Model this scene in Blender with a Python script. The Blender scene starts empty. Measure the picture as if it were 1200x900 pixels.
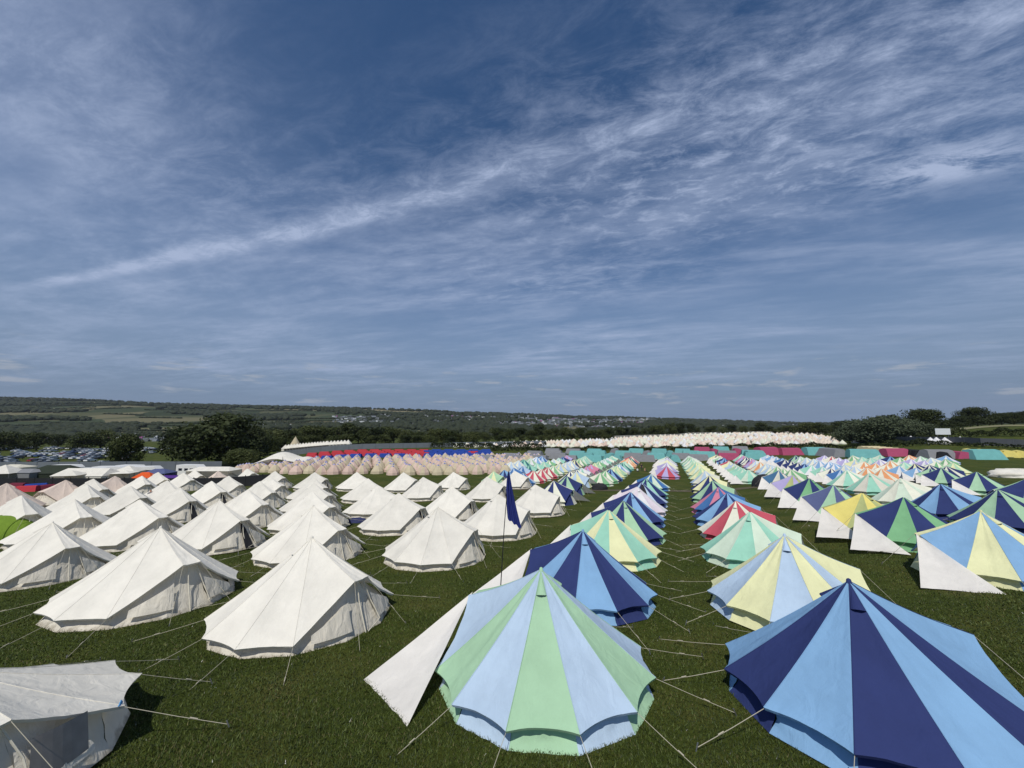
import bpy, math, random
import numpy as np
from mathutils import Vector, Matrix, noise as mnoise

random.seed(11); rng = np.random.default_rng(5)
S = bpy.context.scene
COL = S.collection
PI = math.pi
R = math.radians

# ------------------------------------------------------------------ camera model
CAM_H = 5.40
PITCH = R(6.06)
HAZE = .000035
F = 452.0 / 1200.0          # focal length over image width

def sstep(x, a, b):
    t = np.clip((np.asarray(x, float) - a) / (b - a), 0, 1)
    return t * t * (3 - 2 * t)

BY = np.array([-80, 0, 50, 62, 75, 105, 200, 400, 700, 1000, 9000.])
BZ = np.array([5.7, 0, -3.58, -4.42, -5.0, -5.45, -5.87, -7.27, -14, -14, -14.])
SKX = np.array([-400, 0, 100, 200, 300, 400, 500, 600, 700, 800, 900, 960, 1200, 1600.])
SKY = np.array([455, 464, 468, 471, 474, 476, 480, 483, 487, 490, 493, 494.5, 490, 486.])

def slope_of(py):           # rise per metre of forward distance for a picture row
    return np.tan(PITCH - np.arctan((np.asarray(py, float) - 450) / 452.0))

def ground(X, Y):
    X = np.asarray(X, float); Y = np.asarray(Y, float)
    b = 0
    for d in (-6, -3, 0, 3, 6):
        b = b + np.interp(Y + d, BY, BZ)
    b = b / 5
    u = X / np.maximum(Y, 25)
    q = .923 * X - .384 * Y
    b = b + (.65 * sstep(q, 4.5, 11) + .015 * np.clip(q - 11, 0, 60)) * (1 - sstep(Y, 400, 900)) * sstep(Y, -20, 6)
    b = b - 1.4 * sstep(-u, .45, .8) * sstep(Y, 60, 74) * (1 - sstep(Y, 500, 900))
    b = b - 3.6 * sstep(-u, .35, .75) * sstep(Y, 96, 135) * (1 - sstep(Y, 500, 900))
    b = b + 2.3 * sstep(Y, 190, 400) * sstep(u, .02, .55) * (1 - sstep(Y, 480, 760))
    b = b + 9.5 * sstep(u, .85, 1.3) * sstep(Y, 95, 230) * (1 - sstep(Y, 600, 1200))
    sk = np.interp(u * 452 + 600, SKX, SKY)
    top = CAM_H + slope_of(sk) * 2600 - 16
    k = sstep(Y, 650, 2600) * .45 + np.clip((Y - 800) / 1800, 0, 1) * .55
    und = (6 * np.sin(X / 310 + 1.3) * np.cos(Y / 270) + 4 * np.sin(X / 170 + Y / 140)) * sstep(Y, 900, 1700) * (1 - .6*sstep(Y, 2200, 2600))
    b = b + (top + 14) * k * (1 - .8 * sstep(Y, 2600, 4200)) + und
    return b

def gz(x, y): return float(ground(x, y))

def ray(px, py):
    u = (px - 600) / 452.0; v = -(py - 450) / 452.0
    yy = math.cos(PITCH) - v * math.sin(PITCH)
    zz = math.sin(PITCH) + v * math.cos(PITCH)
    return u / yy, zz / yy          # per metre of forward distance

def hit(px, py, h=0.0, lo=3.0, hi=700.0):
    """world point whose top (h above ground) shows at that place of the photograph"""
    a, m = ray(px, py)
    Y = np.exp(np.linspace(math.log(lo), math.log(hi), 6000))
    below = CAM_H + m * Y <= ground(a * Y, Y) + h
    Y = float(Y[np.argmax(below)]) if below.any() else hi
    return a * Y, Y

def at(px, Y):
    a, m = ray(px, 520); return a * Y, Y

def toppx(X, Y, z):
    # picture row / column of a world point
    d = Y; zc = z - CAM_H
    fw = d * math.cos(PITCH) + zc * math.sin(PITCH); up = -d * math.sin(PITCH) + zc * math.cos(PITCH)
    return 600 + 452 * X / fw, 450 - 452 * up / fw

# ------------------------------------------------------------------ materials
def lin(c):
    c = c / 255.0
    return c / 12.92 if c <= .04045 else ((c + .055) / 1.055) ** 2.4
def rgb(r, g, b, k=1.0): return (lin(r) * k, lin(g) * k, lin(b) * k, 1)

MATS = {}
def new_mat(name):
    m = bpy.data.materials.new(name); m.use_nodes = True
    nt = m.node_tree; nt.nodes.clear()
    return m, nt, nt.nodes, nt.links

def simple(name, col, rough=.7, metal=0, var=.15, scale=6, coat=0):
    if name in MATS: return MATS[name]
    m, nt, N, L = new_mat(name)
    out = N.new('ShaderNodeOutputMaterial'); p = N.new('ShaderNodeBsdfPrincipled')
    tc = N.new('ShaderNodeTexCoord'); nz = N.new('ShaderNodeTexNoise'); nz.inputs['Scale'].default_value = scale
    nz.inputs['Detail'].default_value = 4
    mx = N.new('ShaderNodeMix'); mx.data_type = 'RGBA'
    mx.inputs[6].default_value = tuple(c * (1 - var) for c in col[:3]) + (1,)
    mx.inputs[7].default_value = tuple(min(1, c * (1 + var)) for c in col[:3]) + (1,)
    L.new(tc.outputs['Object'], nz.inputs['Vector']); L.new(nz.outputs['Fac'], mx.inputs[0])
    L.new(mx.outputs[2], p.inputs['Base Color'])
    p.inputs['Roughness'].default_value = rough; p.inputs['Metallic'].default_value = metal
    p.inputs['Coat Weight'].default_value = coat
    L.new(p.outputs[0], out.inputs[0])
    MATS[name] = m; return m

def canvas(name, col, trans=.18, wr=.35, mud=False):
    """cotton canvas: cloth grain, soft creases, faint dirt and some light through the cloth"""
    if name in MATS: return MATS[name]
    m, nt, N, L = new_mat(name)
    out = N.new('ShaderNodeOutputMaterial'); p = N.new('ShaderNodeBsdfPrincipled')
    tr = N.new('ShaderNodeBsdfTranslucent'); ms = N.new('ShaderNodeMixShader'); ms.inputs[0].default_value = trans
    tc = N.new('ShaderNodeTexCoord'); oi = N.new('ShaderNodeObjectInfo')
    add = N.new('ShaderNodeVectorMath'); add.operation = 'MULTIPLY_ADD'
    add.inputs[1].default_value = (1, 1, 1)
    cb = N.new('ShaderNodeCombineXYZ'); ml = N.new('ShaderNodeMath'); ml.operation = 'MULTIPLY'; ml.inputs[1].default_value = 57.0
    L.new(oi.outputs['Random'], ml.inputs[0]); L.new(ml.outputs[0], cb.inputs[0]); L.new(ml.outputs[0], cb.inputs[1])
    L.new(tc.outputs['Object'], add.inputs[0]); L.new(cb.outputs[0], add.inputs[2])
    n1 = N.new('ShaderNodeTexNoise'); n1.inputs['Scale'].default_value = 1.1; n1.inputs['Detail'].default_value = 5; n1.inputs['Roughness'].default_value = .62
    L.new(add.outputs[0], n1.inputs['Vector'])
    rp = N.new('ShaderNodeMapRange'); rp.inputs[1].default_value = .3; rp.inputs[2].default_value = .75
    rp.inputs[3].default_value = .86; rp.inputs[4].default_value = 1.04
    L.new(n1.outputs['Fac'], rp.inputs[0])
    mo = N.new('ShaderNodeMapRange'); mo.inputs[3].default_value = .93; mo.inputs[4].default_value = 1.05
    L.new(oi.outputs['Random'], mo.inputs[0])
    mm = N.new('ShaderNodeMath'); mm.operation = 'MULTIPLY'; L.new(rp.outputs[0], mm.inputs[0]); L.new(mo.outputs[0], mm.inputs[1])
    hs = N.new('ShaderNodeHueSaturation'); hs.inputs['Color'].default_value = col
    L.new(mm.outputs[0], hs.inputs['Value'])
    csock = hs.outputs[0]
    if mud:      # splashes of earth along the foot of the wall
        sz = N.new('ShaderNodeSeparateXYZ'); L.new(tc.outputs['Object'], sz.inputs[0])
        ns = N.new('ShaderNodeTexNoise'); ns.inputs['Scale'].default_value = 5; ns.inputs['Detail'].default_value = 6; L.new(add.outputs[0], ns.inputs['Vector'])
        a1 = N.new('ShaderNodeMath'); a1.operation = 'MULTIPLY_ADD'; a1.inputs[1].default_value = .55; a1.inputs[2].default_value = -.14; L.new(ns.outputs['Fac'], a1.inputs[0])
        a2 = N.new('ShaderNodeMath'); a2.operation = 'SUBTRACT'; L.new(a1.outputs[0], a2.inputs[0]); L.new(sz.outputs[2], a2.inputs[1])
        m3 = N.new('ShaderNodeMapRange'); m3.inputs[1].default_value = 0; m3.inputs[2].default_value = .14; m3.inputs[4].default_value = .6; L.new(a2.outputs[0], m3.inputs[0])
        mxd = N.new('ShaderNodeMix'); mxd.data_type = 'RGBA'; L.new(m3.outputs[0], mxd.inputs[0]); L.new(csock, mxd.inputs[6]); mxd.inputs[7].default_value = (.26, .22, .15, 1)
        csock = mxd.outputs[2]
    L.new(csock, p.inputs['Base Color']); L.new(csock, tr.inputs['Color'])
    # creases: stretched noise, and the weave
    mp = N.new('ShaderNodeMapping'); mp.inputs['Scale'].default_value = (2.2, 2.2, .8)
    L.new(add.outputs[0], mp.inputs['Vector'])
    n2 = N.new('ShaderNodeTexNoise'); n2.inputs['Scale'].default_value = 1.6; n2.inputs['Detail'].default_value = 3; n2.inputs['Distortion'].default_value = .8
    L.new(mp.outputs[0], n2.inputs['Vector'])
    n3 = N.new('ShaderNodeTexNoise'); n3.inputs['Scale'].default_value = 60
    L.new(tc.outputs['Object'], n3.inputs['Vector'])
    am = N.new('ShaderNodeMath'); am.operation = 'MULTIPLY_ADD'; am.inputs[1].default_value = .05
    L.new(n3.outputs['Fac'], am.inputs[0]); L.new(n2.outputs['Fac'], am.inputs[2])
    bp = N.new('ShaderNodeBump'); bp.inputs['Strength'].default_value = wr; bp.inputs['Distance'].default_value = .09
    L.new(am.outputs[0], bp.inputs['Height']); L.new(bp.outputs[0], p.inputs['Normal'])
    p.inputs['Roughness'].default_value = .85
    p.inputs['Specular IOR Level'].default_value = .25
    L.new(p.outputs[0], ms.inputs[1]); L.new(tr.outputs[0], ms.inputs[2]); L.new(ms.outputs[0], out.inputs[0])
    MATS[name] = m; return m

PAL = {
 'pale blue': (172, 196, 219), 'mint': (158, 200, 160), 'navy': (42, 55, 110), 'sky blue': (120, 166, 208),
 'yellow': (232, 229, 164), 'aqua': (142, 202, 176), 'pale mint': (196, 214, 190), 'red': (196, 76, 92),
 'blue': (62, 112, 172), 'cream': (236, 230, 196), 'lilac': (170, 160, 206), 'pink': (208, 122, 146),
 'green': (116, 176, 122), 'slate': (84, 94, 138), 'steel blue': (62, 106, 144), 'beige': (204, 200, 182),
 'pale pink': (228, 208, 216), 'orange': (232, 150, 96), 'lemon': (222, 206, 104), 'olive': (170, 178, 112),
 'white': (232, 230, 222), 'teal': (46, 110, 116), 'peach': (208, 180, 164), 'khaki': (196, 182, 150),
 'grey': (128, 130, 134), 'turquoise': (100, 170, 168), 'rose': (172, 68, 104), 'sand': (214, 196, 150),
 'ivory': (222, 204, 184),
}
def cloth(c):
    r, g, b = PAL[c]; y = .3 * r + .59 * g + .11 * b; k = .14
    r, g, b = [min(238, (v + (y - v) * k) * 1.07 + 3) for v in (r, g, b)]
    return canvas('canvas_' + c.replace(' ', '_'), rgb(r, g, b))
WHITE = canvas('canvas_white_cotton', rgb(236, 232, 220), .16, .4)
WALLW = canvas('canvas_wall_cotton', rgb(232, 226, 211), .22, .8, mud=True)
BLUSH = canvas('canvas_blush', rgb(230, 212, 196), .16, .5)
SAIL = canvas('canvas_sail', rgb(240, 236, 228), .22, .35)
ROPE = simple('rope_cotton', rgb(178, 172, 152), .9)
PEG = simple('peg_steel', rgb(150, 150, 150), .4, .8)
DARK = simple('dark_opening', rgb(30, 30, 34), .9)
BLACKM = simple('black_cloth', rgb(30, 31, 36), .85)
ZIP = simple('door_binding', rgb(206, 200, 182), .8)

# ------------------------------------------------------------------ mesh helpers
class MB:
    def __init__(s): s.v = []; s.f = []; s.m = []
    def add(s, vs, fs, mi=0):
        o = len(s.v); s.v += [tuple(v) for v in vs]
        for f in fs: s.f.append([i + o for i in f]); s.m.append(mi)
    def box(s, x0, y0, z0, x1, y1, z1, mi=0):
        s.add([(x0,y0,z0),(x1,y0,z0),(x1,y1,z0),(x0,y1,z0),(x0,y0,z1),(x1,y0,z1),(x1,y1,z1),(x0,y1,z1)],
              [(3,2,1,0),(4,5,6,7),(0,1,5,4),(1,2,6,5),(2,3,7,6),(3,0,4,7)], mi)
    def tube(s, pts, r, n=6, mi=0, cap=True):
        pts = [Vector(p) for p in pts]; rs = r if isinstance(r, (list, tuple)) else [r] * len(pts)
        base = len(s.v)
        for i, p in enumerate(pts):
            d = (pts[min(i + 1, len(pts) - 1)] - pts[max(i - 1, 0)]).normalized()
            a = d.orthogonal().normalized() if abs(d.z) > .95 else d.cross(Vector((0, 0, 1))).normalized()
            b = d.cross(a)
            for k in range(n):
                t = 2 * PI * k / n
                s.v.append(tuple(p + (a * math.cos(t) + b * math.sin(t)) * rs[i]))
        for i in range(len(pts) - 1):
            for k in range(n):
                k2 = (k + 1) % n
                s.f.append([base + i*n + k, base + i*n + k2, base + (i+1)*n + k2, base + (i+1)*n + k]); s.m.append(mi)
        if cap:
            s.f.append([base + k for k in range(n)][::-1]); s.m.append(mi)
            s.f.append([base + (len(pts)-1)*n + k for k in range(n)]); s.m.append(mi)
    def grid(s, P, mi=0):     # P[i][j] points
        base = len(s.v); ni = len(P); nj = len(P[0])
        for row in P: s.v += [tuple(p) for p in row]
        for i in range(ni - 1):
            for j in range(nj - 1):
                s.f.append([base + i*nj + j, base + i*nj + j + 1, base + (i+1)*nj + j + 1, base + (i+1)*nj + j]); s.m.append(mi)
    def mesh(s, name, mats, smooth=False):
        me = bpy.data.meshes.new(name); me.from_pydata(s.v, [], s.f)
        for m in mats: me.materials.append(m)
        me.polygons.foreach_set('material_index', s.m)
        if smooth: me.polygons.foreach_set('use_smooth', [True] * len(s.f))
        me.update(); return me

def obj(name, me, parent=None, loc=None):
    o = bpy.data.objects.new(name, me); COL.objects.link(o)
    if parent: o.parent = parent
    if loc: o.location = loc
    return o
def thing(name, label, cat, loc=(0,0,0), rz=0, group=None):
    o = bpy.data.objects.new(name, None); COL.objects.link(o); o.empty_display_size = .3
    o.location = loc; o.rotation_euler = (0, 0, rz); o['label'] = label; o['category'] = cat
    if group: o['group'] = group
    return o
def tag(o, label, cat, group=None):
    o['label'] = label; o['category'] = cat
    if group: o['group'] = group
    return o
def fastmesh(name, V, faces, mats, smooth=False, mi=None):
    """V (n,3) array, faces (m,k) array"""
    me = bpy.data.meshes.new(name); V = np.asarray(V, np.float32); faces = np.asarray(faces, np.int32)
    n, k = faces.shape
    me.vertices.add(len(V)); me.vertices.foreach_set('co', V.ravel())
    me.loops.add(n * k); me.loops.foreach_set('vertex_index', faces.ravel())
    me.polygons.add(n); me.polygons.foreach_set('loop_start', np.arange(n, dtype=np.int32) * k)
    for m in mats: me.materials.append(m)
    if mi is not None: me.polygons.foreach_set('material_index', np.asarray(mi, np.int32))
    if smooth: me.polygons.foreach_set('use_smooth', [True] * n)
    me.update(calc_edges=True); me.validate(); return me

ORD = ['zeroth','first','second','third','fourth','fifth','sixth','seventh','eighth','ninth','tenth','eleventh','twelfth','thirteenth',
       'fourteenth','fifteenth','sixteenth','seventeenth','eighteenth','nineteenth','twentieth','twenty-first','twenty-second','twenty-third','twenty-fourth','twenty-fifth']

# ------------------------------------------------------------------ bell tents
def corner_list(Rr, he, dl, hl, lw, n=12):
    c = []
    for k in range(n):
        t = 2 * PI * (k + .5) / n            # door panel centred on +x
        if k == 0: c.append((dl, lw, hl))
        elif k == n - 1: c.append((dl, -lw, hl))
        else: c.append((Rr * math.cos(t), Rr * math.sin(t), he))
    return c

def panel_pts(c0, c1, apex, na, nr, sag, scal, seed=0, wr=0, door=False):
    """grid of points of one roof panel from apex (row 0) down to the hem"""
    A = Vector(apex); C0 = Vector(c0); C1 = Vector(c1)
    rows = []
    mid = (C0 + C1) / 2; inward = (A - mid).normalized()
    nrm = (C1 - A).cross(C0 - A).normalized()
    if nrm.z < 0: nrm = -nrm
    L = (C1 - C0).length
    for i in range(nr + 1):
        t = max(i / nr, .02)
        a = A + (C0 - A) * t; b = A + (C1 - A) * t
        dz = -sag * math.sin(PI * t) ** 1.0
        row = []
        for j in range(na + 1):
            s = j / na; w = 4 * s * (1 - s)
            p = a.lerp(b, s) + Vector((0, 0, dz))
            p -= nrm * (.055 * w * t * L / 1.3)
            if not door: p += inward * (scal * w * t ** 6)
            if wr and 0 < j < na:
                p += nrm * wr * (mnoise.noise(Vector((s * 5 + seed * 7.3, t * .9, seed))) + .6 * mnoise.noise(Vector((s * 11 + seed, t * 1.1, seed + 4))) * t) * min(1, w * 2)
            row.append(p)
        rows.append(row)
    return rows

def roof_mesh(name, Rr, h, he, dl, hl, lw, na, nr, sag=.07, scal=.09, wr=0., n=12, seed=0, seam=False):
    mb = MB(); C = corner_list(Rr, he, dl, hl, lw, n)
    for k in range(n):
        c0 = C[(k - 1) % n]; c1 = C[k]
        P = panel_pts(c0, c1, (0, 0, h), na, nr, sag, scal, seed + k, wr, door=(k in (0,)))
        mb.grid(P, k % 2)
        # hem: a narrow turned-down strip below the edge of the roof
        if seam:
            sm = [r_[0] + (r_[1] - r_[0]).normalized() * .0 + Vector((0, 0, .004)) for r_ in P]
            mb.tube(sm, .007, 4, k % 2, False)
        hem = [P[-1], [p + Vector((-p.x * .012, -p.y * .012, -.05)) for p in P[-1]]]
        mb.grid(hem, k % 2)
    return mb

def wall_mesh(Rr, Rw, he, dl, hl, lw, na, nr, wr=.0, n=12, seed=0, flare=.10):
    mb = MB(); C = corner_list(Rr, he, dl, hl, lw, n)
    for k in range(n):
        c0 = Vector(C[(k - 1) % n]); c1 = Vector(C[k])
        t0 = 2 * PI * (k - .5) / n; t1 = 2 * PI * (k + .5) / n
        b0 = Vector((Rw * math.cos(t0), Rw * math.sin(t0), 0)); b1 = Vector((Rw * math.cos(t1), Rw * math.sin(t1), 0))
        def ins(c, b):
            v = Vector((b.x, b.y, c.z - .03))
            kk = .82 if c.z > he + .1 else .87
            o = Vector((c.x * kk, c.y * kk, c.z - .03))
            return o
        u0 = ins(c0, b0); u1 = ins(c1, b1)
        rows = []
        for i in range(nr + 1):
            t = i / nr
            row = []
            for j in range(na + 1):
                s = j / na; w = 4 * s * (1 - s)
                p = u0.lerp(u1, s).lerp(b0.lerp(b1, s), t)
                out = Vector((p.x, p.y, 0)).normalized()
                p += out * (flare * t ** 3)
                if wr:
                    f = mnoise.noise(Vector((k * 3.1 + s * 5, t * 2.2, seed))) + .7 * mnoise.noise(Vector((k * 3.1 + s * 11, t * 3.5 + s * 3, seed + 9)))
                    p += out * (wr * f * math.sin(PI * min(1, t * .9 + .1)) )
                row.append(p)
            rows.append(row)
        mb.grid(rows, k % 2)
    return mb

def vent_mesh(ang, h, he, Rr, slot):
    """hooded breather on the middle of a roof panel, and its dark mouth"""
    hood = MB(); mouth = MB()
    A = Vector((0, 0, h)); E = Vector((Rr * .966 * math.cos(ang), Rr * .966 * math.sin(ang), he))
    d = (E - A).normalized(); side = Vector((-math.sin(ang), math.cos(ang), 0)); nrm = side.cross(d).normalized()
    if nrm.z < 0: nrm = -nrm
    L = (E - A).length; b = A + d * (L * .2) - nrm * .045
    arc = []; n = 8
    tip = A + d * (L * .05) - nrm * .0
    for i in range(n + 1):
        t = PI * i / n
        arc.append(b + side * (.125 * math.cos(t)) + nrm * (.09 * math.sin(t)) + d * (.05 * math.sin(t)))
    for i in range(n):
        hood.add([tip, arc[i], arc[i + 1]], [(0, 1, 2)], slot)
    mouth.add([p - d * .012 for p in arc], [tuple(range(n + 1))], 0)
    return hood, mouth

def sail_mesh(dl, hl, P1, P2, nn=14, wr=.02):
    Pk = Vector((dl + .03, 0.0, hl + .02)); P1 = Vector(P1); P2 = Vector(P2)
    nrm = (P1 - Pk).cross(P2 - Pk).normalized()
    if nrm.z < 0: nrm = -nrm
    mb = MB(); rows = []
    for i in range(nn + 1):
        t = i / nn; row = []
        a = Pk.lerp(P1, t); b = Pk.lerp(P2, t)
        cen = (Pk + P1 + P2) / 3
        for j in range(nn + 1):
            s = j / nn; w = 4 * s * (1 - s)
            p = a.lerp(b, s)
            p += (cen - p) * (.06 * w * t ** 5)              # curved ground edge
            e = 4 * t * (1 - t)
            p += (cen - p) * (.018 * e * abs(2 * s - 1) ** 4)
            p -= nrm * .10 * w * math.sin(PI * t)
            p += nrm * wr * mnoise.noise(Vector((s * 7, t * 2.0, 3.3)))
            row.append(p)
        rows.append(row)
    mb.grid(rows, 0); return mb

class TentKit:
    """shared meshes of one kind of bell tent at one level of detail"""
    def __init__(s, tag_, Rr=2.5, Rw=2.34, h=2.4, he=.42, dl=2.15, hl=1.45, lw=.2, na=6, nr=8, wr=.012, wwr=.05, ropes=True, seed=0,
                 sag=.07, scal=.09, white=False, rr=.0055, P1=(1.32, 2.95, .03), P2=(3.42, 2.45, .03)):
        two = [cloth('mint'), cloth('pale blue')]
        if white: two = [WHITE, WHITE]
        s.white = white; s.h = h
        s.roof = roof_mesh('roof', Rr, h, he, dl, hl, lw, na, nr, sag, scal, wr, seed=seed, seam=na >= 8).mesh('roof_' + tag_, two, True)
        wm = [WALLW, WALLW] if white else two
        s.wall = wall_mesh(Rr, Rw, he, dl, hl, lw, na, 6 if na > 3 else 1, wwr, seed=seed).mesh('wall_' + tag_, wm, True)
        s.sail = sail_mesh(dl, hl, P1, P2, 14 if na > 3 else 5).mesh('awning_' + tag_, [SAIL], True)
        s.ropes = []
        C = corner_list(Rr, he, dl, hl, lw)
        for k in range(12):
            if not ropes: break
            c = Vector(C[k]); r = Vector((c.x, c.y, 0)).normalized()
            if k in (0, 11): r = (r + Vector((0, .55 if k == 0 else -.55, 0))).normalized(); e = c + r * 1.25; e.z = .03
            else: e = c + r * (1.45 + .25 * math.sin(k * 2.1)); e.z = .03
            mb = MB(); mb.tube([c + Vector((0, 0, -.02)), c.lerp(e, .5) - Vector((0, 0, .02)), e], rr, 5)
            a = c.lerp(e, .62); mb.tube([a, c.lerp(e, .70)], rr * 2.0, 5)
            pg = MB(); pg.tube([e + Vector((0, 0, .07)) - r * .02, e + r * .03 - Vector((0, 0, .06))], .012, 5)
            s.ropes.append((mb.mesh('guy_rope_' + tag_, [ROPE]), pg.mesh('peg_' + tag_, [PEG])))
        s.vents = []
        for ang in (PI * 2 / 3, -PI * 2 / 3):
            hd, mo = vent_mesh(ang, h, he, Rr, 0)
            k = round(ang / (PI / 6)) % 2
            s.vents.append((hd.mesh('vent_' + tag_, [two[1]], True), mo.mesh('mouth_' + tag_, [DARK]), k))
        mb = MB(); mb.tube([(0,0,h-.16),(0,0,h-.05),(0,0,h+.03),(0,0,h+.05)], [.10,.055,.04,.012], 10)
        s.cap = mb.mesh('apex_cap_' + tag_, [two[0]], True)
        # door binding: zips of the porch and its poles
        mb = MB()
        f = .95
        mb.tube([(dl*f-.03, -.02, hl-.08), (dl*f+.1, -.02, .9), (Rr*.95, -.03, .03)], .022, 5)
        mb.tube([(dl*f-.03, lw*.8, hl-.1), (dl*f+.13, lw*1.6, .8), (Rr*.95, lw*2.0, .25), (Rr*.97, 0, .08)], .016, 5)
        s.door = mb.mesh('door_zip_' + tag_, [ZIP])
        s.flaps = []
        for sg in (-1, 1):
            mb = MB(); P = []
            for i in range(6):
                row = []
                for j in range(8):
                    an = R(11 + 25 * j / 7) * sg; top = 1.12 * (1 - abs(an) / R(52)) * (hl / 1.56) + .12
                    z = .26 + (top - .26) * i / 5; r_ = Rr * .965 - .42 * z + .045 + .03 * math.sin(j * 1.9 + sg) * math.sin(PI * i / 5)
                    row.append((r_ * math.cos(an), r_ * math.sin(an), z))
                P.append(row)
            mb.grid(P); s.flaps.append(mb.mesh('window_flap_' + tag_, [WALLW], True))
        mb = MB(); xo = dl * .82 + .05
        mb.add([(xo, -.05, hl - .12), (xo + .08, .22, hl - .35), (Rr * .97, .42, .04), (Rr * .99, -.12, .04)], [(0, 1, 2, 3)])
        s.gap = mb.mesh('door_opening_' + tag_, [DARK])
        mb = MB()
        mb.tube([(dl-.02, lw, hl), (Rr+.0, lw+.32, 0)], .014, 5)
        s.pole = mb.mesh('door_pole_' + tag_, [PEG])

def slot(o, mats):
    for i, m in enumerate(mats):
        o.material_slots[i].link = 'OBJECT'; o.material_slots[i].material = m

def put_tent(kit, name, label, cat, X, Y, ddir, group, cols=None, lod=0, awn=True, zoff=0, roofmat=None, sc=1.0, opened=False):
    """ddir: direction the door looks (angle from +x). lod 0: everything, 1: no vents or pegs, 2: roof, wall, awning"""
    z = gz(X, Y) + zoff
    t = thing(name, label, cat, (X, Y, z), ddir, group)
    # stand level across but follow the slope a little
    sx = (gz(X + 2, Y) - gz(X - 2, Y)) / 4; sy = (gz(X, Y + 2) - gz(X, Y - 2)) / 4
    n = Vector((-sx, -sy, 1)).normalized()
    q = Vector((0, 0, 1)).rotation_difference(n).to_matrix().to_4x4() @ Matrix.Rotation(ddir, 4, 'Z') @ Matrix.Rotation(R(random.uniform(-1.6, 1.6)), 4, 'X') @ Matrix.Rotation(R(random.uniform(-1.6, 1.6)), 4, 'Y')
    t.rotation_euler = q.to_euler(); t.scale = (sc * random.uniform(.98, 1.02), sc * random.uniform(.98, 1.02), sc * random.uniform(.97, 1.02))
    rf = obj('roof', kit.roof, t); wl = obj('wall', kit.wall, t)
    if cols:
        ev, od = cloth(cols[0]), cloth(cols[1])
        slot(rf, [ev, od]); slot(wl, [ev, od])
    elif roofmat: slot(rf, [roofmat, roofmat])
    if awn: obj('awning', kit.sail, t)
    if lod <= 1:
        for i, (rm, pm) in enumerate(kit.ropes):
            if awn and i in (0, 1): continue
            if lod == 1 and (i % 2 == 0) and Y > 24: continue
            ro = obj('guy_rope', rm, t)
            if lod == 0: obj('peg', pm, ro)
        for vm, mm, k in kit.vents:
            v = obj('vent', vm, rf)
            if cols: slot(v, [cloth(cols[k])])
            elif roofmat: slot(v, [roofmat])
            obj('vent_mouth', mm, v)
    if lod == 0:
        c = obj('apex_cap', kit.cap, t)
        if cols: slot(c, [cloth(cols[0])])
        elif roofmat: slot(c, [roofmat])
    if kit.white and lod <= 1:
        obj('door_zip', kit.door, t)
        for fm_ in kit.flaps: obj('window_flap', fm_, t)
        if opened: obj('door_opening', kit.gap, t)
    return t

ADIR = Vector((.384, .923)); PDIR = Vector((.923, -.384))
RIGHT = math.atan2(-.384, .923); LEFT = RIGHT + PI

kitA = [TentKit('striped_near%d' % i, na=10, nr=14, wr=.024, wwr=.08, seed=3 + 5 * i) for i in range(2)]
kitB = TentKit('striped_mid', na=6, nr=8, wr=.012, wwr=.05, rr=.0065, seed=9)
kitC = TentKit('striped_far', na=3, nr=3, wr=0, wwr=0, ropes=False, scal=.07)
WK = dict(white=True, Rr=2.78, Rw=2.58, h=2.6, he=.38, dl=2.3, hl=1.56, lw=.27, scal=.06)
kitW = [TentKit('white_near%d' % i, na=8, nr=12, wr=.022, wwr=.075, seed=21 + 4 * i, **WK) for i in range(3)]
kitWf = [TentKit('white_mid%d' % i, na=5, nr=6, wr=.02, wwr=.06, seed=41 + 4 * i, rr=.0065, **WK) for i in range(2)]
kitLow = TentKit('white_low', white=True, na=10, nr=14, wr=.016, wwr=.05, seed=77, Rr=2.5, Rw=2.3, h=1.82, he=.72, dl=2.15, hl=1.42, lw=.3, sag=.05)

def place(px, py, h): return hit(px, py, h)

# ---- white tents, by column (leftwards from the striped rows), front to back
white_cols = [
 [(363,629),(511.7,593.3),(583,579),(627.4,567.5)],
 [(183,618.6),(366,592),(467,576.5),(528,570),(571,559)],
 [(54.7,612.7),(255,587),(366,576),(441.5,568),(496,558.7),(603.6,551.6)],
 [(162,584.6),(290,574),(367,566.5),(430,560),(531,552.5)],
 [(85,583.5),(208,571.3),(303,563.3),(367.5,559.3),(472.5,553.7)],
 [(22,580.8),(151,568.5),(247,563.3),(315.3,558),(368,552.7),(417.5,553)],
 [(100,568),(193.5,562.5),(266.7,557.3),(322,552)],
 [(5.3,566),(75.3,562),(164.7,557.3),(214.7,553.3),(291.3,548.7)],
 [(106.7,561.3),(133,557.5),(184,553.3),(228,550.7),(256,551.3),(264.7,548)],
]
OPENED = {(255,587),(467,576.5),(528,570),(571,559),(368,552.7),(247,563.3),(208,571.3)}
blush = {(5.3,566),(75.3,562),(133,557.5),(256,551.3)}
WPOS = []
for ci, col_ in enumerate(white_cols):
    for ri, (px, py) in enumerate(col_):
        sc = .88 if (px, py) == (54.7, 612.7) else 1.0
        X, Y = hit(px, py, 2.6 * sc)
        WPOS.append((X, Y))
        dd = RIGHT + R(random.uniform(-7, 7))
        near = Y < 24
        b = (px, py) in blush
        kit = random.choice(kitW) if near else random.choice(kitWf)
        colname = 'the column next to the stripes' if ci == 0 else 'the %s column left of stripes' % ORD[ci + 1]
        lab = '%s bell tent, %s from the front in %s' % ('blush' if b else 'white', ORD[ri + 1], colname)
        put_tent(kit, 'white_bell_tent', lab, 'bell tent', X, Y, dd + (R(-60) if b else 0), 'white bell tents on the left', None, 0 if near else 1, awn=False,
                 roofmat=BLUSH if b else None, sc=sc, opened=(px, py) in OPENED)
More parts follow.
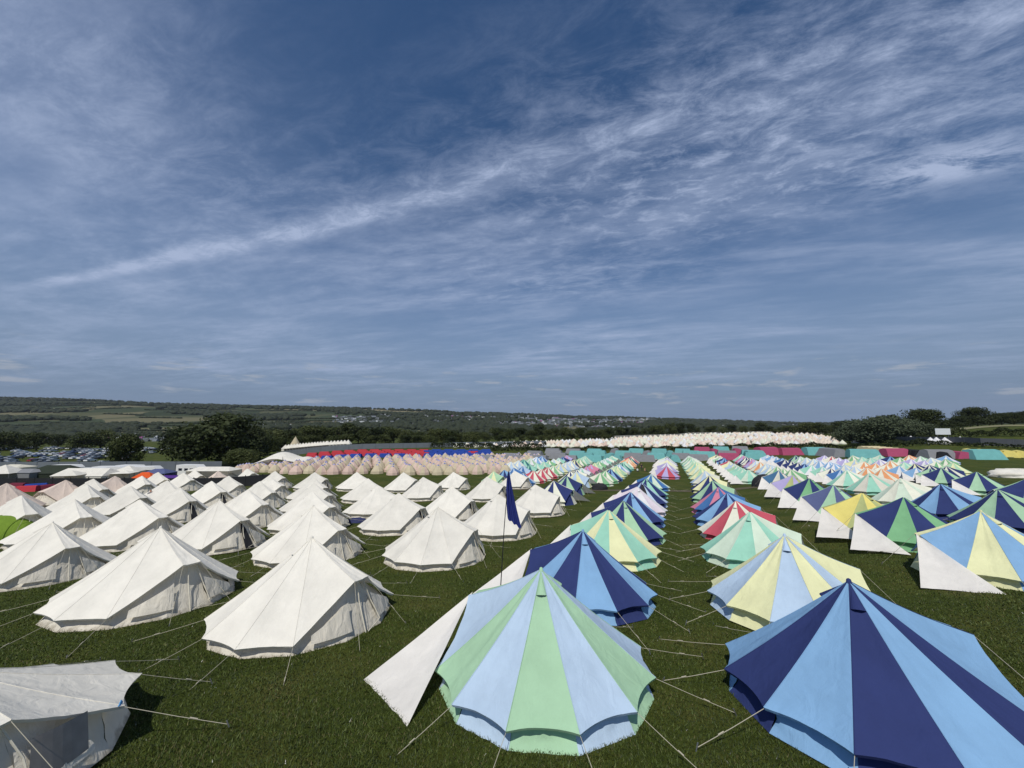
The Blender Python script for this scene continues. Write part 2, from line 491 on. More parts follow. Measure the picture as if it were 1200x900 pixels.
low = put_tent(kitLow, 'white_bell_tent', 'low slack white bell tent with mesh windows, cut by the bottom left corner', 'bell tent', -9.55, 6.9, RIGHT - R(4), 'white bell tents on the left', None, 0, awn=False)

for (a, b) in ((-34, -14), (14, 34)):
    wm_ = MB()
    P_ = []
    for i in range(5):
        row = []
        for j in range(7):
            an = R(a + (b - a) * j / 6); f_ = i / 4
            rr_ = 2.22 + .10 * f_; row.append((rr_ * math.cos(an), rr_ * math.sin(an), .95 - .60 * f_ + .12 * (1 - abs(an) / R(34)) * (1 - f_)))
        P_.append(row)
    wm_.grid(P_)
    obj('mesh_window', wm_.mesh('mesh_window', [simple('insect_mesh', rgb(140, 134, 128), .8, 0, .3, 5)]), low)
tg = MB(); tg.box(-.008, -.06, -.03, .008, .06, .03); tg_ = obj('label_tag', tg.mesh('label_tag', [simple('tag_blue', rgb(70, 140, 190), .6)]), low); tg_.location = (1.72, 1.72, .76); tg_.rotation_euler = (.5, -.3, .78)
# ---- striped rows
rowL = [((636,670),'pale blue','mint'),((683.3,621.7),'navy','sky blue'),((715,598.3),'aqua','yellow'),((731.3,585.8),'navy','mint'),
        ((739.7,576.7),'navy','sky blue'),((746.7,570),'pale pink','white'),((752.5,565),'navy','pale blue'),((758,560),'navy','aqua'),((764,555),'blue','pale mint')]
rowL2 = [((781,545.8),'lilac','red'),((781.5,541.5),'lilac','white'),((782,538.5),'cream','yellow'),((782,536.3),'white','lilac'),((782,534.8),'pale mint','slate')]
rowR = [((1004,682.8),'sky blue','navy'),((922.8,629.9),'yellow','pale blue'),((881,600.8),'pale mint','aqua'),((865,585.7),'red','cream'),
        ((852.5,577.5),'sky blue','navy'),((842.5,570),'blue','pink'),((835.8,562.5),'mint','navy'),((831.7,556.5),'yellow','navy'),
        ((827,551.5),'cream','pale blue'),((823,547.6),'yellow','mint'),((819,544.2),'yellow','pale mint'),((815.6,541.4),'yellow','aqua'),((813,539),'pale mint','mint'),
        ((811,537),'cream','aqua'),((809,535.4),'pale mint','green'),((807,534),'white','mint')]
RB1 = [((1159,600),'yellow','sky blue'),((1064,583),'green','navy'),((1015,577),'olive','lemon'),((979,567.5),'mint','slate'),((951,561),'green','navy'),
       ((930,556),'olive','lilac'),((914,551),'beige','steel blue')]
RB2 = [((1173,573),'mint','navy'),((1105,566.5),'sky blue','navy'),((1058.7,560),'cream','pale mint'),((1021,553.5),'beige','aqua'),((994,550.5),'cream','aqua')]
RB3 = [((1207,561),'mint','navy'),((1147,552.7),'mint','navy'),((1105,548),'mint','navy')]
LL1 = [((649,563.3),'cream','navy'),((663.8,557.5),'mint','navy'),((675.4,552.5),'yellow','pale blue')]
USED = []
TWEAK = {(636,670): (1.03, R(-12)), (1004,682.8): (1.08, R(23)), (683.3,621.7): (1.03, R(-10)), (922.8,629.9): (1.05, R(20))}
def stripe_row(rows, door, rowname, grp, k0=0, swap=False, lean=0.0):
    for i, ((px, py), ev, od) in enumerate(rows):
        if swap: ev, od = od, ev
        sc, turn = TWEAK.get((px, py), (1.0, None))
        X, Y = hit(px, py, 2.4 * sc)
        USED.append((X, Y))
        lod = 0 if Y < 20 else (1 if Y < 58 else 2)
        kit = kitA[i % 2] if Y < 20 else (kitB if Y < 58 else kitC)
        if lod == 2: kit = kitB if Y < 75 else kitC
        lab = '%s and %s bell tent, %s in the %s' % (od, ev, ORD[i + 1 + k0], rowname)
        put_tent(kit, 'striped_bell_tent', lab, 'bell tent', X, Y, door + (R(random.uniform(-4, 4)) + lean if turn is None else turn), grp, (ev, od), lod, sc=sc)
stripe_row(rowL, LEFT, 'row left of the rope lane', 'striped bell tents', 0, True, R(-8))
stripe_row(rowL2, LEFT, 'row left of the rope lane', 'striped bell tents', len(rowL), True, R(-8))
stripe_row(rowR, RIGHT, 'row right of the rope lane', 'striped bell tents', 0, True, R(12))
stripe_row(RB1, LEFT, 'second row right of the lane', 'striped bell tents')
stripe_row(RB2, RIGHT, 'third row right of the lane', 'striped bell tents', 0, True, R(10))
stripe_row(RB3, LEFT, 'fourth row right of the lane', 'striped bell tents')
stripe_row(LL1, RIGHT, 'second row left of the lane', 'striped bell tents')

# far striped blocks on the same grid
names = ['navy','mint','sky blue','yellow','aqua','pale mint','cream','white','lilac','pale blue','blue','green']
pairs = [('cream','navy'),('mint','navy'),('sky blue','navy'),('white','aqua'),('yellow','mint'),('cream','pale blue'),('white','lilac'),('pale mint','aqua'),
         ('cream','green'),('white','sky blue'),('yellow','pale blue'),('cream','red'),('lilac','pink'),('white','mint'),('yellow','navy'),('aqua','teal'),('pale blue','blue'),('cream','orange')]
BLOCKED = []
def far_block(q0, steps, t0, t1, rowword, side, accept, k0, maxn=999):
    cnt = 0; q = q0
    for ri, dq in enumerate(steps):
        q += dq
        n = 0
        t = t0 + random.uniform(-1, 1)
        door = LEFT if ri % 2 == 0 else RIGHT
        run = random.choice(pairs)
        while t < t1:
            P = PDIR * q + ADIR * t
            X, Y = P.x + random.uniform(-.2, .2), P.y + random.uniform(-.2, .2); t += 4.5
            px, py = toppx(X, Y, gz(X, Y) + 2.1)
            if not accept(px, py, X, Y): continue
            if any((X - a) ** 2 + (Y - b) ** 2 < 14.5 for a, b in USED + WPOS + BLOCKED): continue
            n += 1; cnt += 1
            if random.random() < .7: run = random.choice(pairs)
            ev, od = run if random.random() < .6 else run[::-1]
            lab = '%s and %s bell tent, %s along the %s %s' % (od, ev, ORD[min(n, 25)], ORD[ri + k0], rowword)
            USED.append((X, Y))
            put_tent(kitB if Y < 66 else kitC, 'striped_bell_tent', lab, 'bell tent', X, Y, door + R(random.uniform(-5, 5)), 'striped bell tents', (ev, od), 2, sc=.88)
    return cnt
blk = hit(897, 572, 0); BLOCKED.append(blk)
nA = far_block(11.0, [0, 5.6, 6.6, 5.6, 6.6, 5.6, 6.6, 5.6, 6.6, 5.6, 6.6], 50, 150, 'far row right of the lane', 1,
          lambda px, py, X, Y: 815 < px < 1122 and py > 532.6 and Y > 58 and Y < 108 - max(0, (px - 1000)) * .12, 1)
nB = far_block(-11.2, [0, -5.6, -6.6, -5.6, -6.6, -5.6, -6.6, -5.6], 62, 150, 'far row left of the lane', -1,
          lambda px, py, X, Y: px > 545 + max(0, (558 - py)) * 3.1 and Y > 62 and py > 533.3, 1)
nC = far_block(-2.9, [0], 108, 150, 'row far left of the lane', -1, lambda px, py, X, Y: False, 1)
print('striped far', nA, nB)

# ---- peach tents
def peach_kit():
    Rr, h = 1.75, 2.75; n = 8
    roof = MB(); cap = MB(); wall = MB()
    prof = [(0.05, h), (.42, h - .36), (1.08, 1.6), (1.6, .72)]
    def ring(r, z): return [Vector((r * math.cos(2*PI*(k+.5)/n), r * math.sin(2*PI*(k+.5)/n), z)) for k in range(n + 1)]
    rs = [ring(r, z) for r, z in prof]
    for k in range(n):
        roof.add([rs[1][k], rs[1][k+1], rs[2][k+1], rs[2][k]], [(3,2,1,0)], k % 2)
        roof.add([rs[2][k], rs[2][k+1], rs[3][k+1], rs[3][k]], [(3,2,1,0)], k % 2)
        cap.add([rs[0][k], rs[0][k+1], rs[1][k+1] * 1.0 + Vector((0,0,.01)), rs[1][k] + Vector((0,0,.01))], [(3,2,1,0)], 1 if k % 3 == 1 else 0)
    wb = ring(1.72, 0.0)
    for k in range(n):
        wall.add([rs[3][k] - Vector((0,0,.01)), rs[3][k+1] - Vector((0,0,.01)), wb[k+1], wb[k]], [(3,2,1,0)], k % 2)
    two = [cloth('peach'), cloth('khaki')]
    return roof.mesh('roof_peach', two), cap.mesh('cap_peach', [cloth('lilac'), cloth('steel blue')]), wall.mesh('wall_peach', two)
pk = peach_kit()
cnt = 0; row = 0; Yr = 72.0
while cnt < 300 and Yr < 128:
    row += 1; n = 0
    X = -Yr * .78
    off = (row % 2) * 1.47 + random.uniform(-.5, .5)
    while X < 10 and cnt < 300:
        x = X + off + random.uniform(-.45, .45); y = Yr + .10 * (X + 40) + random.uniform(-.25, .25); X += 2.95
        px, py = toppx(x, y, gz(x, y) + 2.75)
        lim = 632 - max(0, (py - 533)) * 4.2
        if px > lim or px < 268: continue
        if py > 541 + (px - 300) * .0: continue
        if any((x - a) ** 2 + (y - b) ** 2 < 12 for a, b in USED + WPOS): continue
        n += 1; cnt += 1
        # back rows cannot be told apart: they share one label
        lab = ('peach canvas tent with lilac cap, %s from the left in the %s peach row' % (ORD[n], ORD[row])) if row <= 4 and n < 25 else 'small peach and khaki tent massed in the back rows of the peach field'
        t = thing('peach_bell_tent', lab, 'bell tent', (x, y, gz(x, y)), random.uniform(0, 6.28), 'peach tents in the back rows' if 'massed' in lab else 'peach tents in the front rows'); k_ = random.uniform(.76, .9); t.scale = (k_, k_, k_ * random.uniform(.86, .98))
        r_ = obj('roof', pk[0], t); obj('cap', pk[1], t); w_ = obj('wall', pk[2], t)
        c2 = random.choice([('peach','khaki'),('peach','peach'),('khaki','khaki'),('khaki','peach')])
        slot(r_, [cloth(c) for c in c2]); slot(w_, [cloth(c) for c in c2])
    Yr += 3.3
print('peach', cnt, row)

# ------------------------------------------------------------------ ground
def axis(lo, hi, fine, growth):
    v = [0.0]; s = fine
    while v[-1] < hi: v.append(v[-1] + s); s = min(s * growth, 90) if v[-1] > 25 else s
    w = [0.0]; s = fine
    while w[-1] > lo: w.append(w[-1] - s); s = min(s * growth, 90) if w[-1] < -25 else s
    return np.array(sorted(set(v + w)))
gx = axis(-6500, 6500, 1.2, 1.06); gy = axis(-60, 5200, 1.2, 1.05)
GX, GY = np.meshgrid(gx, gy); GZ = ground(GX, GY)
nx, ny = len(gx), len(gy)
idx = np.arange(nx * ny).reshape(ny, nx)
faces = np.stack([idx[:-1, :-1], idx[:-1, 1:], idx[1:, 1:], idx[1:, :-1]], -1).reshape(-1, 4)

def ground_mat():
    m, nt, N, L = new_mat('meadow_ground')
    out = N.new('ShaderNodeOutputMaterial'); p = N.new('ShaderNodeBsdfPrincipled')
    geo = N.new('ShaderNodeNewGeometry'); sep = N.new('ShaderNodeSeparateXYZ'); L.new(geo.outputs['Position'], sep.inputs[0])
    def nz(scale, detail=5, rough=.6):
        n = N.new('ShaderNodeTexNoise'); n.inputs['Scale'].default_value = scale; n.inputs['Detail'].default_value = detail; n.inputs['Roughness'].default_value = rough
        L.new(geo.outputs['Position'], n.inputs['Vector']); return n
    def ramp(src, stops):
        r = N.new('ShaderNodeValToRGB'); e = r.color_ramp.elements
        e[0].position, e[0].color = stops[0]; e[1].position, e[1].color = stops[-1]
        for ps, c in stops[1:-1]:
            k = e.new(ps); k.color = c
        L.new(src, r.inputs[0]); return r
    a = nz(.35, 6); b = nz(9, 6, .7); c = nz(60, 3)
    r1 = ramp(a.outputs['Fac'], [(.3, (.036, .053, .007, 1)), (.5, (.053, .070, .010, 1)), (.62, (.074, .082, .016, 1)), (.75, (.105, .095, .032, 1))])
    r2 = ramp(b.outputs['Fac'], [(.3, (.62, .62, .62, 1)), (.7, (1.3, 1.3, 1.2, 1))])
    mu = N.new('ShaderNodeMix'); mu.data_type = 'RGBA'; mu.blend_type = 'MULTIPLY'; mu.inputs[0].default_value = 1
    L.new(r1.outputs[0], mu.inputs[6]); L.new(r2.outputs[0], mu.inputs[7])
    # farmland patchwork far away
    sc = N.new('ShaderNodeVectorMath'); sc.operation = 'MULTIPLY'; sc.inputs[1].default_value = (.0042, .0024, 0); L.new(geo.outputs['Position'], sc.inputs[0])
    wn = nz(.002, 3); wv = N.new('ShaderNodeVectorMath'); wv.operation = 'MULTIPLY_ADD'; wv.inputs[1].default_value = (.6, .6, 0)
    L.new(wn.outputs['Color'], wv.inputs[0]); L.new(sc.outputs[0], wv.inputs[2])
    vo = N.new('ShaderNodeTexVoronoi'); vo.inputs['Scale'].default_value = 1.0; L.new(wv.outputs[0], vo.inputs['Vector'])
    sp = N.new('ShaderNodeSeparateColor'); L.new(vo.outputs['Color'], sp.inputs[0])
    r3 = ramp(sp.outputs[0], [(.0, (.030, .042, .018, 1)), (.3, (.040, .054, .024, 1)), (.5, (.070, .076, .036, 1)), (.68, (.13, .122, .066, 1)), (.9, (.19, .165, .095, 1))])
    r3.color_ramp.interpolation = 'CONSTANT'
    fm = N.new('ShaderNodeMapRange'); fm.inputs[1].default_value = 350; fm.inputs[2].default_value = 700; L.new(sep.outputs[1], fm.inputs[0])
    mx = N.new('ShaderNodeMix'); mx.data_type = 'RGBA'; L.new(fm.outputs[0], mx.inputs[0]); L.new(mu.outputs[2], mx.inputs[6]); L.new(r3.outputs[0], mx.inputs[7])
    L.new(mx.outputs[2], p.inputs['Base Color']); p.inputs['Roughness'].default_value = .95; p.inputs['Specular IOR Level'].default_value = .15
    bp = N.new('ShaderNodeBump'); bp.inputs['Strength'].default_value = .7; bp.inputs['Distance'].default_value = .06
    ad = N.new('ShaderNodeMath'); ad.operation = 'ADD'; L.new(b.outputs['Fac'], ad.inputs[0]); L.new(c.outputs['Fac'], ad.inputs[1]); L.new(ad.outputs[0], bp.inputs['Height'])
    L.new(bp.outputs[0], p.inputs['Normal']); L.new(p.outputs[0], out.inputs[0]); return m
GM = ground_mat()
g = obj('ground', fastmesh('ground', np.stack([GX, GY, GZ], -1).reshape(-1, 3), faces, [GM], True)); g['kind'] = 'structure'

# trodden cross track between the two blocks of striped tents
def track(name, pts, w, mat):
    mb = MB(); rows = []
    P = [Vector(p) for p in pts]
    for i, p in enumerate(P):
        d = (P[min(i+1, len(P)-1)] - P[max(i-1, 0)]).normalized(); s = Vector((-d.y, d.x))
        row = []
        for k in range(-3, 4):
            q = p + s * (w * k / 6 * (1 + .15 * math.sin(i * 1.7 + k)))
            row.append((q.x, q.y, gz(q.x, q.y) + .03))
        rows.append(row)
    mb.grid(rows); o = obj(name, mb.mesh(name, [mat])); o['kind'] = 'structure'; return o
TRK = simple('trodden_earth', (.085, .070, .036, 1), .95, 0, .35, 1.2)
a0 = Vector(hit(560, 573)); a1 = Vector(hit(905, 571))
track('footpath', [a0.lerp(a1, i / 40) for i in range(41)], 2.2, TRK)

# grass blades near the viewer, one stuff object
def grass():
    n = 420000
    lo, hi = 5.2, 30.0
    k = rng.random(n); Y = 1 / (1/lo + k * (1/hi - 1/lo))
    X = (rng.random(n) * 2 - 1) * Y * 1.42
    cl = np.sin(X * 1.7 + np.sin(Y * 2.1) * 1.5) * np.sin(Y * 1.9 + np.sin(X * 1.3)) + rng.normal(0, .6, n)
    keep = np.ones(n, bool)
    for (a, b) in USED + WPOS + [(-9.7, 6.6)]:
        if b < 34: keep &= ((X - a) ** 2 + (Y - b) ** 2) > 2.25 ** 2
    X, Y, cl = X[keep], Y[keep], cl[keep]; n = len(X)
    Z = ground(X, Y)
    h = (.024 + .026 * rng.random(n) + .008 * cl.clip(-1, 2)) * (1 + Y / 60); w = (.006 + .006 * rng.random(n)) * (Y / 8) ** .8
    a = rng.random(n) * 2 * np.pi; ln = rng.normal(0, .6, (n, 2)) * h[:, None]
    V = np.empty((n, 3, 3))
    V[:, 0] = np.stack([X - np.cos(a) * w, Y - np.sin(a) * w, Z - .005], -1)
    V[:, 1] = np.stack([X + np.cos(a) * w, Y + np.sin(a) * w, Z - .005], -1)
    V[:, 2] = np.stack([X + ln[:, 0], Y + ln[:, 1], Z + h], -1)
    mats = [simple('grass_blade_green', (.052, .080, .008, 1), .7, 0, .25, 3), simple('grass_blade_light', (.082, .108, .015, 1), .7, 0, .25, 3),
            simple('grass_blade_dry', (.112, .100, .034, 1), .8, 0, .2, 3), simple('grass_blade_dark', (.022, .036, .003, 1), .7, 0, .2, 3), simple('clover_flower', (.5, .5, .44, 1), .8)]
    pat = np.sin(X * .55 + 1.1 * np.sin(Y * .43 + .6)) * np.sin(Y * .47 + 1.3 * np.sin(X * .38)) + .6 * np.sin(X * 1.9 + Y * .8) * np.sin(Y * 2.3 - X * .5) + rng.normal(0, .45, n)
    mi = np.where(pat > .75, rng.choice(5, n, p=[.30, .30, .28, .119, .001]), np.where(pat < -.6, rng.choice(5, n, p=[.34, .08, .03, .5490, .001]), rng.choice(5, n, p=[.46, .22, .07, .2492, .0008])))
    o = obj('grass', fastmesh('grass', V.reshape(-1, 3), np.arange(n * 3).reshape(n, 3), mats, False, mi)); o['kind'] = 'stuff'
    o['label'] = 'short green meadow grass between the tents'; o['category'] = 'grass'
grass()

# ------------------------------------------------------------------ trees
def leaf_mat(name, a, b):
    m, nt, N, L = new_mat(name)
    out = N.new('ShaderNodeOutputMaterial'); p = N.new('ShaderNodeBsdfPrincipled'); tr = N.new('ShaderNodeBsdfTranslucent'); ms = N.new('ShaderNodeMixShader'); ms.inputs[0].default_value = .2
    geo = N.new('ShaderNodeNewGeometry'); oi = N.new('ShaderNodeObjectInfo')
    n = N.new('ShaderNodeTexNoise'); n.inputs['Scale'].default_value = .35; n.inputs['Detail'].default_value = 4; L.new(geo.outputs['Position'], n.inputs['Vector'])
    ad = N.new('ShaderNodeMath'); ad.operation = 'MULTIPLY_ADD'; ad.inputs[1].default_value = .5; L.new(oi.outputs['Random'], ad.inputs[0]); L.new(n.outputs['Fac'], ad.inputs[2])
    mr = N.new('ShaderNodeMapRange'); mr.inputs[1].default_value = .35; mr.inputs[2].default_value = 1.15; L.new(ad.outputs[0], mr.inputs[0])
    mx = N.new('ShaderNodeMix'); mx.data_type = 'RGBA'; mx.inputs[6].default_value = a; mx.inputs[7].default_value = b; L.new(mr.outputs[0], mx.inputs[0])
    L.new(mx.outputs[2], p.inputs['Base Color']); L.new(mx.outputs[2], tr.inputs[0]); p.inputs['Roughness'].default_value = .7; p.inputs['Specular IOR Level'].default_value = .2
    L.new(p.outputs[0], ms.inputs[1]); L.new(tr.outputs[0], ms.inputs[2]); L.new(ms.outputs[0], out.inputs[0]); return m
LEAF = leaf_mat('oak_leaves', (.030, .044, .011, 1), (.090, .104, .034, 1))
LEAFD = leaf_mat('dark_leaves', (.018, .028, .009, 1), (.050, .064, .021, 1))
LEAFS = leaf_mat('willow_leaves', (.045, .065, .034, 1), (.095, .115, .066, 1))
BARK = simple('bark', (.07, .055, .04, 1), .9, 0, .3, 4)

def crown_mesh(name, H, W, nlobes, nleaf, leaf, mat, seed, low=.22):
    r = np.random.default_rng(seed)
    L = []
    for i in range(nlobes):
        t = (i + .5) / nlobes; ang = r.random() * 2 * PI + i * 2.4
        zz = H * (low + (1 - low) * (.12 + .78 * r.random() ** .9))
        rel = (zz / H - low) / (1 - low)
        rad = W * .5 * math.sqrt(max(.05, 1 - (rel * 1.05 - .35) ** 2 * 1.6)) * (.25 + .6 * r.random())
        lr = W * (.15 + .13 * r.random())
        L.append((rad * math.cos(ang), rad * math.sin(ang), min(zz, H - lr * .8), lr))
    L.append((0, 0, H - W * .2, W * .2)); L.append((0, 0, H * .6, W * .3))
    L = np.array(L); V = []
    pick = r.choice(len(L), nleaf, p=(L[:, 3] ** 2) / (L[:, 3] ** 2).sum())
    d = r.normal(size=(nleaf, 3)); d /= np.linalg.norm(d, axis=1)[:, None]
    rr = 1 - .45 * r.random(nleaf) ** 2.0
    rr *= 1 + .22 * np.sin(d[:, 0] * 7 + pick) * np.sin(d[:, 2] * 6 + pick * 2)
    C = L[pick, :3] + d * (L[pick, 3] * rr)[:, None] * np.array([1, 1, .8])
    nrm = d + r.normal(0, .55, (nleaf, 3)); nrm /= np.linalg.norm(nrm, axis=1)[:, None]
    up = r.normal(size=(nleaf, 3)); a = np.cross(nrm, up); a /= np.linalg.norm(a, axis=1)[:, None]; b = np.cross(nrm, a)
    sz = leaf * (.6 + .8 * r.random(nleaf))
    Vq = np.stack([C + a * sz[:, None], C + b * sz[:, None] * .7, C - a * sz[:, None], C - b * sz[:, None] * .7], 1)
    return fastmesh(name, Vq.reshape(-1, 3), np.arange(nleaf * 4).reshape(-1, 4), [mat])
def trunk_mesh(name, H, W, seed):
    r = random.Random(seed); mb = MB()
    tr = H * .022 + .1
    top = H * .6
    mb.tube([(0,0,-.5),(0,0,.3),(.1,.05,H*.25),(.0,.1,top)], [tr*1.4, tr*1.1, tr*.85, tr*.4], 7)
    for i in range(6):
        a = i * 1.05 + r.random(); z0 = H * (.18 + .06 * i)
        mb.tube([(0,0,z0),(math.cos(a)*W*.2, math.sin(a)*W*.2, z0 + H*.12),(math.cos(a)*W*.36, math.sin(a)*W*.36, z0+H*.25)], [tr*.5, tr*.3, tr*.1], 5)
    return mb.mesh(name, [BARK])
TREES = {
 'oak': [(crown_mesh('crown_oak%d' % i, 15, 15, 26, 5200, .42, LEAF, i + 1), trunk_mesh('trunk_oak%d' % i, 15, 15, i)) for i in range(3)],
 'dark': [(crown_mesh('crown_dark%d' % i, 16, 17, 34, 8000, .40, LEAFD, i + 11, .12), trunk_mesh('trunk_dark%d' % i, 16, 17, i + 5)) for i in range(2)],
 'willow': [(crown_mesh('crown_willow%d' % i, 12, 16, 40, 9000, .34, LEAFS, i + 21, .05), trunk_mesh('trunk_willow%d' % i, 12, 14, i + 9)) for i in range(2)],
 'belt': [(crown_mesh('crown_belt%d' % i, 15, 14, 18, 2600, .5, LEAF if i != 1 else LEAFD, i + 31, .06), trunk_mesh('trunk_belt%d' % i, 15, 14, i + 14)) for i in range(4)],
}
def tree(kind, X, Y, H, label, group=None, wid=1.0, i=None, name=None):
    lst = TREES[kind]; cm, tm = lst[i % len(lst)] if i is not None else random.choice(lst)
    H0 = {'oak':15,'dark':16,'willow':12,'belt':15}[kind]; s = H / H0
    t = thing(name or {'oak':'oak_tree','dark':'oak_tree','willow':'willow_tree','belt':'broadleaf_tree'}[kind], label, 'tree', (X, Y, gz(X, Y)), random.uniform(0, 6.28), group)
    t.scale = (s * wid, s * wid, s)
    obj('trunk', tm, t); obj('crown', cm, t); return t
def tree_px(kind, px, ytop, Y, label, group=None, wid=1.0, i=None, name=None):
    a, m = ray(px, ytop); X = a * Y; H = CAM_H + m * Y - gz(X, Y)
    return tree(kind, X, Y, H, label, group, wid, i, name)

tree_px('dark', 262, 485, 150, 'tallest dark round oak behind the crew camp on the left', wid=1.35, i=0)
tree_px('dark', 222, 500, 158, 'dark oak joined to the left side of the tallest oak', wid=1.15, i=1)
tree_px('dark', 295, 500, 165, 'lower dark oak on the right side of the tallest oak', wid=1.0, i=0)
tree_px('oak', 148, 508, 135, 'small lighter tree at the edge of the car park behind the grey fence', wid=.75, i=1)
tree_px('oak', 286, 525, 112, 'low bright green bush at the foot of the tallest oak', wid=1.4, i=2, name='bush')
tree_px('oak', 314, 510, 190, 'olive green tree right of the big oaks and above the white canopy', wid=1.3, i=0)
for k, (px, yt) in enumerate([(45,507),(22,512),(70,509),(8,505),(100,506),(120,503)]):
    tree_px('belt', px, yt, 255 + 12 * (k % 3), ['dark tree in the car park, left of centre','round tree among parked cars near the left edge','dark round tree in the car park beside the white van rows',
            'dark tree at the left edge beyond the car park','dark tree beyond the middle of the car park','dark tree beyond the right end of the car park'][k], 'trees around the car park', 1.35)
# the belt of trees across the valley
bl = 'broadleaf tree in the long belt of trees behind the tent fields'
for k in range(62):
    px = 318 + k * 10.4 + random.uniform(-3, 3)
    yt = np.interp(px, [300, 360, 420, 520, 600, 700, 790, 850, 960], [503, 500, 501, 503, 502, 500, 497, 499, 500]) + random.uniform(-2.0, 3.5)
    if random.random() < .12: yt -= 3
    tree_px('belt', px, yt, (random.uniform(375, 420) if px > 720 else random.uniform(285, 320)) if px > 560 else random.uniform(222, 255), bl, 'belt of trees behind the tent fields', random.uniform(1.0, 1.35))
for k in range(30):
    px = 330 + k * 20 + random.uniform(-6, 6)
    tree_px('belt', px, 509 + random.uniform(-2, 3), 218 if px < 560 else (280 if px < 720 else 372), 'lower shrubby tree along the front of the tree belt', 'lower trees along the tree belt', 1.3)
for k, (px, yt) in enumerate([(925,498),(942,495),(958,495),(972,498),(908,502)]):
    tree_px('belt', px, yt, 360, ['rounded tree at the left of the clump above the cream field','tallest rounded tree of the clump above the cream field','second tallest rounded tree in the clump above the cream field','right end tree of the clump above the cream field','small left end tree of the clump above the cream field'][k], 'clump above the cream field', 1.5)
# right hand trees
for k, (px, yt, kd, w, Y) in enumerate([(990,493,'dark',1.2,232),(1010,491,'willow',1.3,205),(1030,488,'willow',1.4,195),(1052,489,'willow',1.4,190),(1072,495,'willow',1.3,185),(1045,486,'dark',1.0,225),
        (1080,479.5,'dark',1.05,205),(1092,500,'dark',1.2,190)]):
    tree_px(kd, px, yt, Y, ['dark tree at the left end of the willow clump','grey green willow, leftmost of the willows','large grey green willow with round top','broad grey green willow in the middle of the clump','lower grey green willow on the right of the clump',
        'dark tree showing above the willows','dark round oak standing above the willow clump','dark low tree behind the white sign'][k], 'trees right of the cream field', w)
for k, (px, yt, w) in enumerate([(1110,492,1.3),(1124,488,1.3),(1143,477,1.25),(1136,488,1.2),(1158,486,1.3),(1172,484,1.3),(1186,483,1.3),(1202,482,1.3),(1218,480,1.3)]):
    tree_px('dark', px, yt, 285, ['dark tree on the hill crest right of the round oak','second dark tree along the right hill crest','tallest spreading oak on the right hill crest','dark tree under the left side of the tallest crest oak','dark tree right of the tallest crest oak',
        'dark tree further right along the crest','dark tree near the right edge of the crest','dark crest tree cut by the right edge','dark crest tree just beyond the right edge'][k], 'trees on the right hill crest', w)
for k, (px, yt) in enumerate([(1165,504),(1178,502),(1190,505),(1150,508),(1135,509),(1120,509)]):
    tree_px('oak', px, yt, 200, ['bushy tree on the slope below the pale field, left of the tallest','tallest bushy tree below the pale hill field','bushy tree right of the tallest one on the slope','low bush on the slope above the grey fence','low bush above the grey fence, left of another','low dark bush beside the white sign'][k], 'bushes on the right slope', 1.5, name='bush')

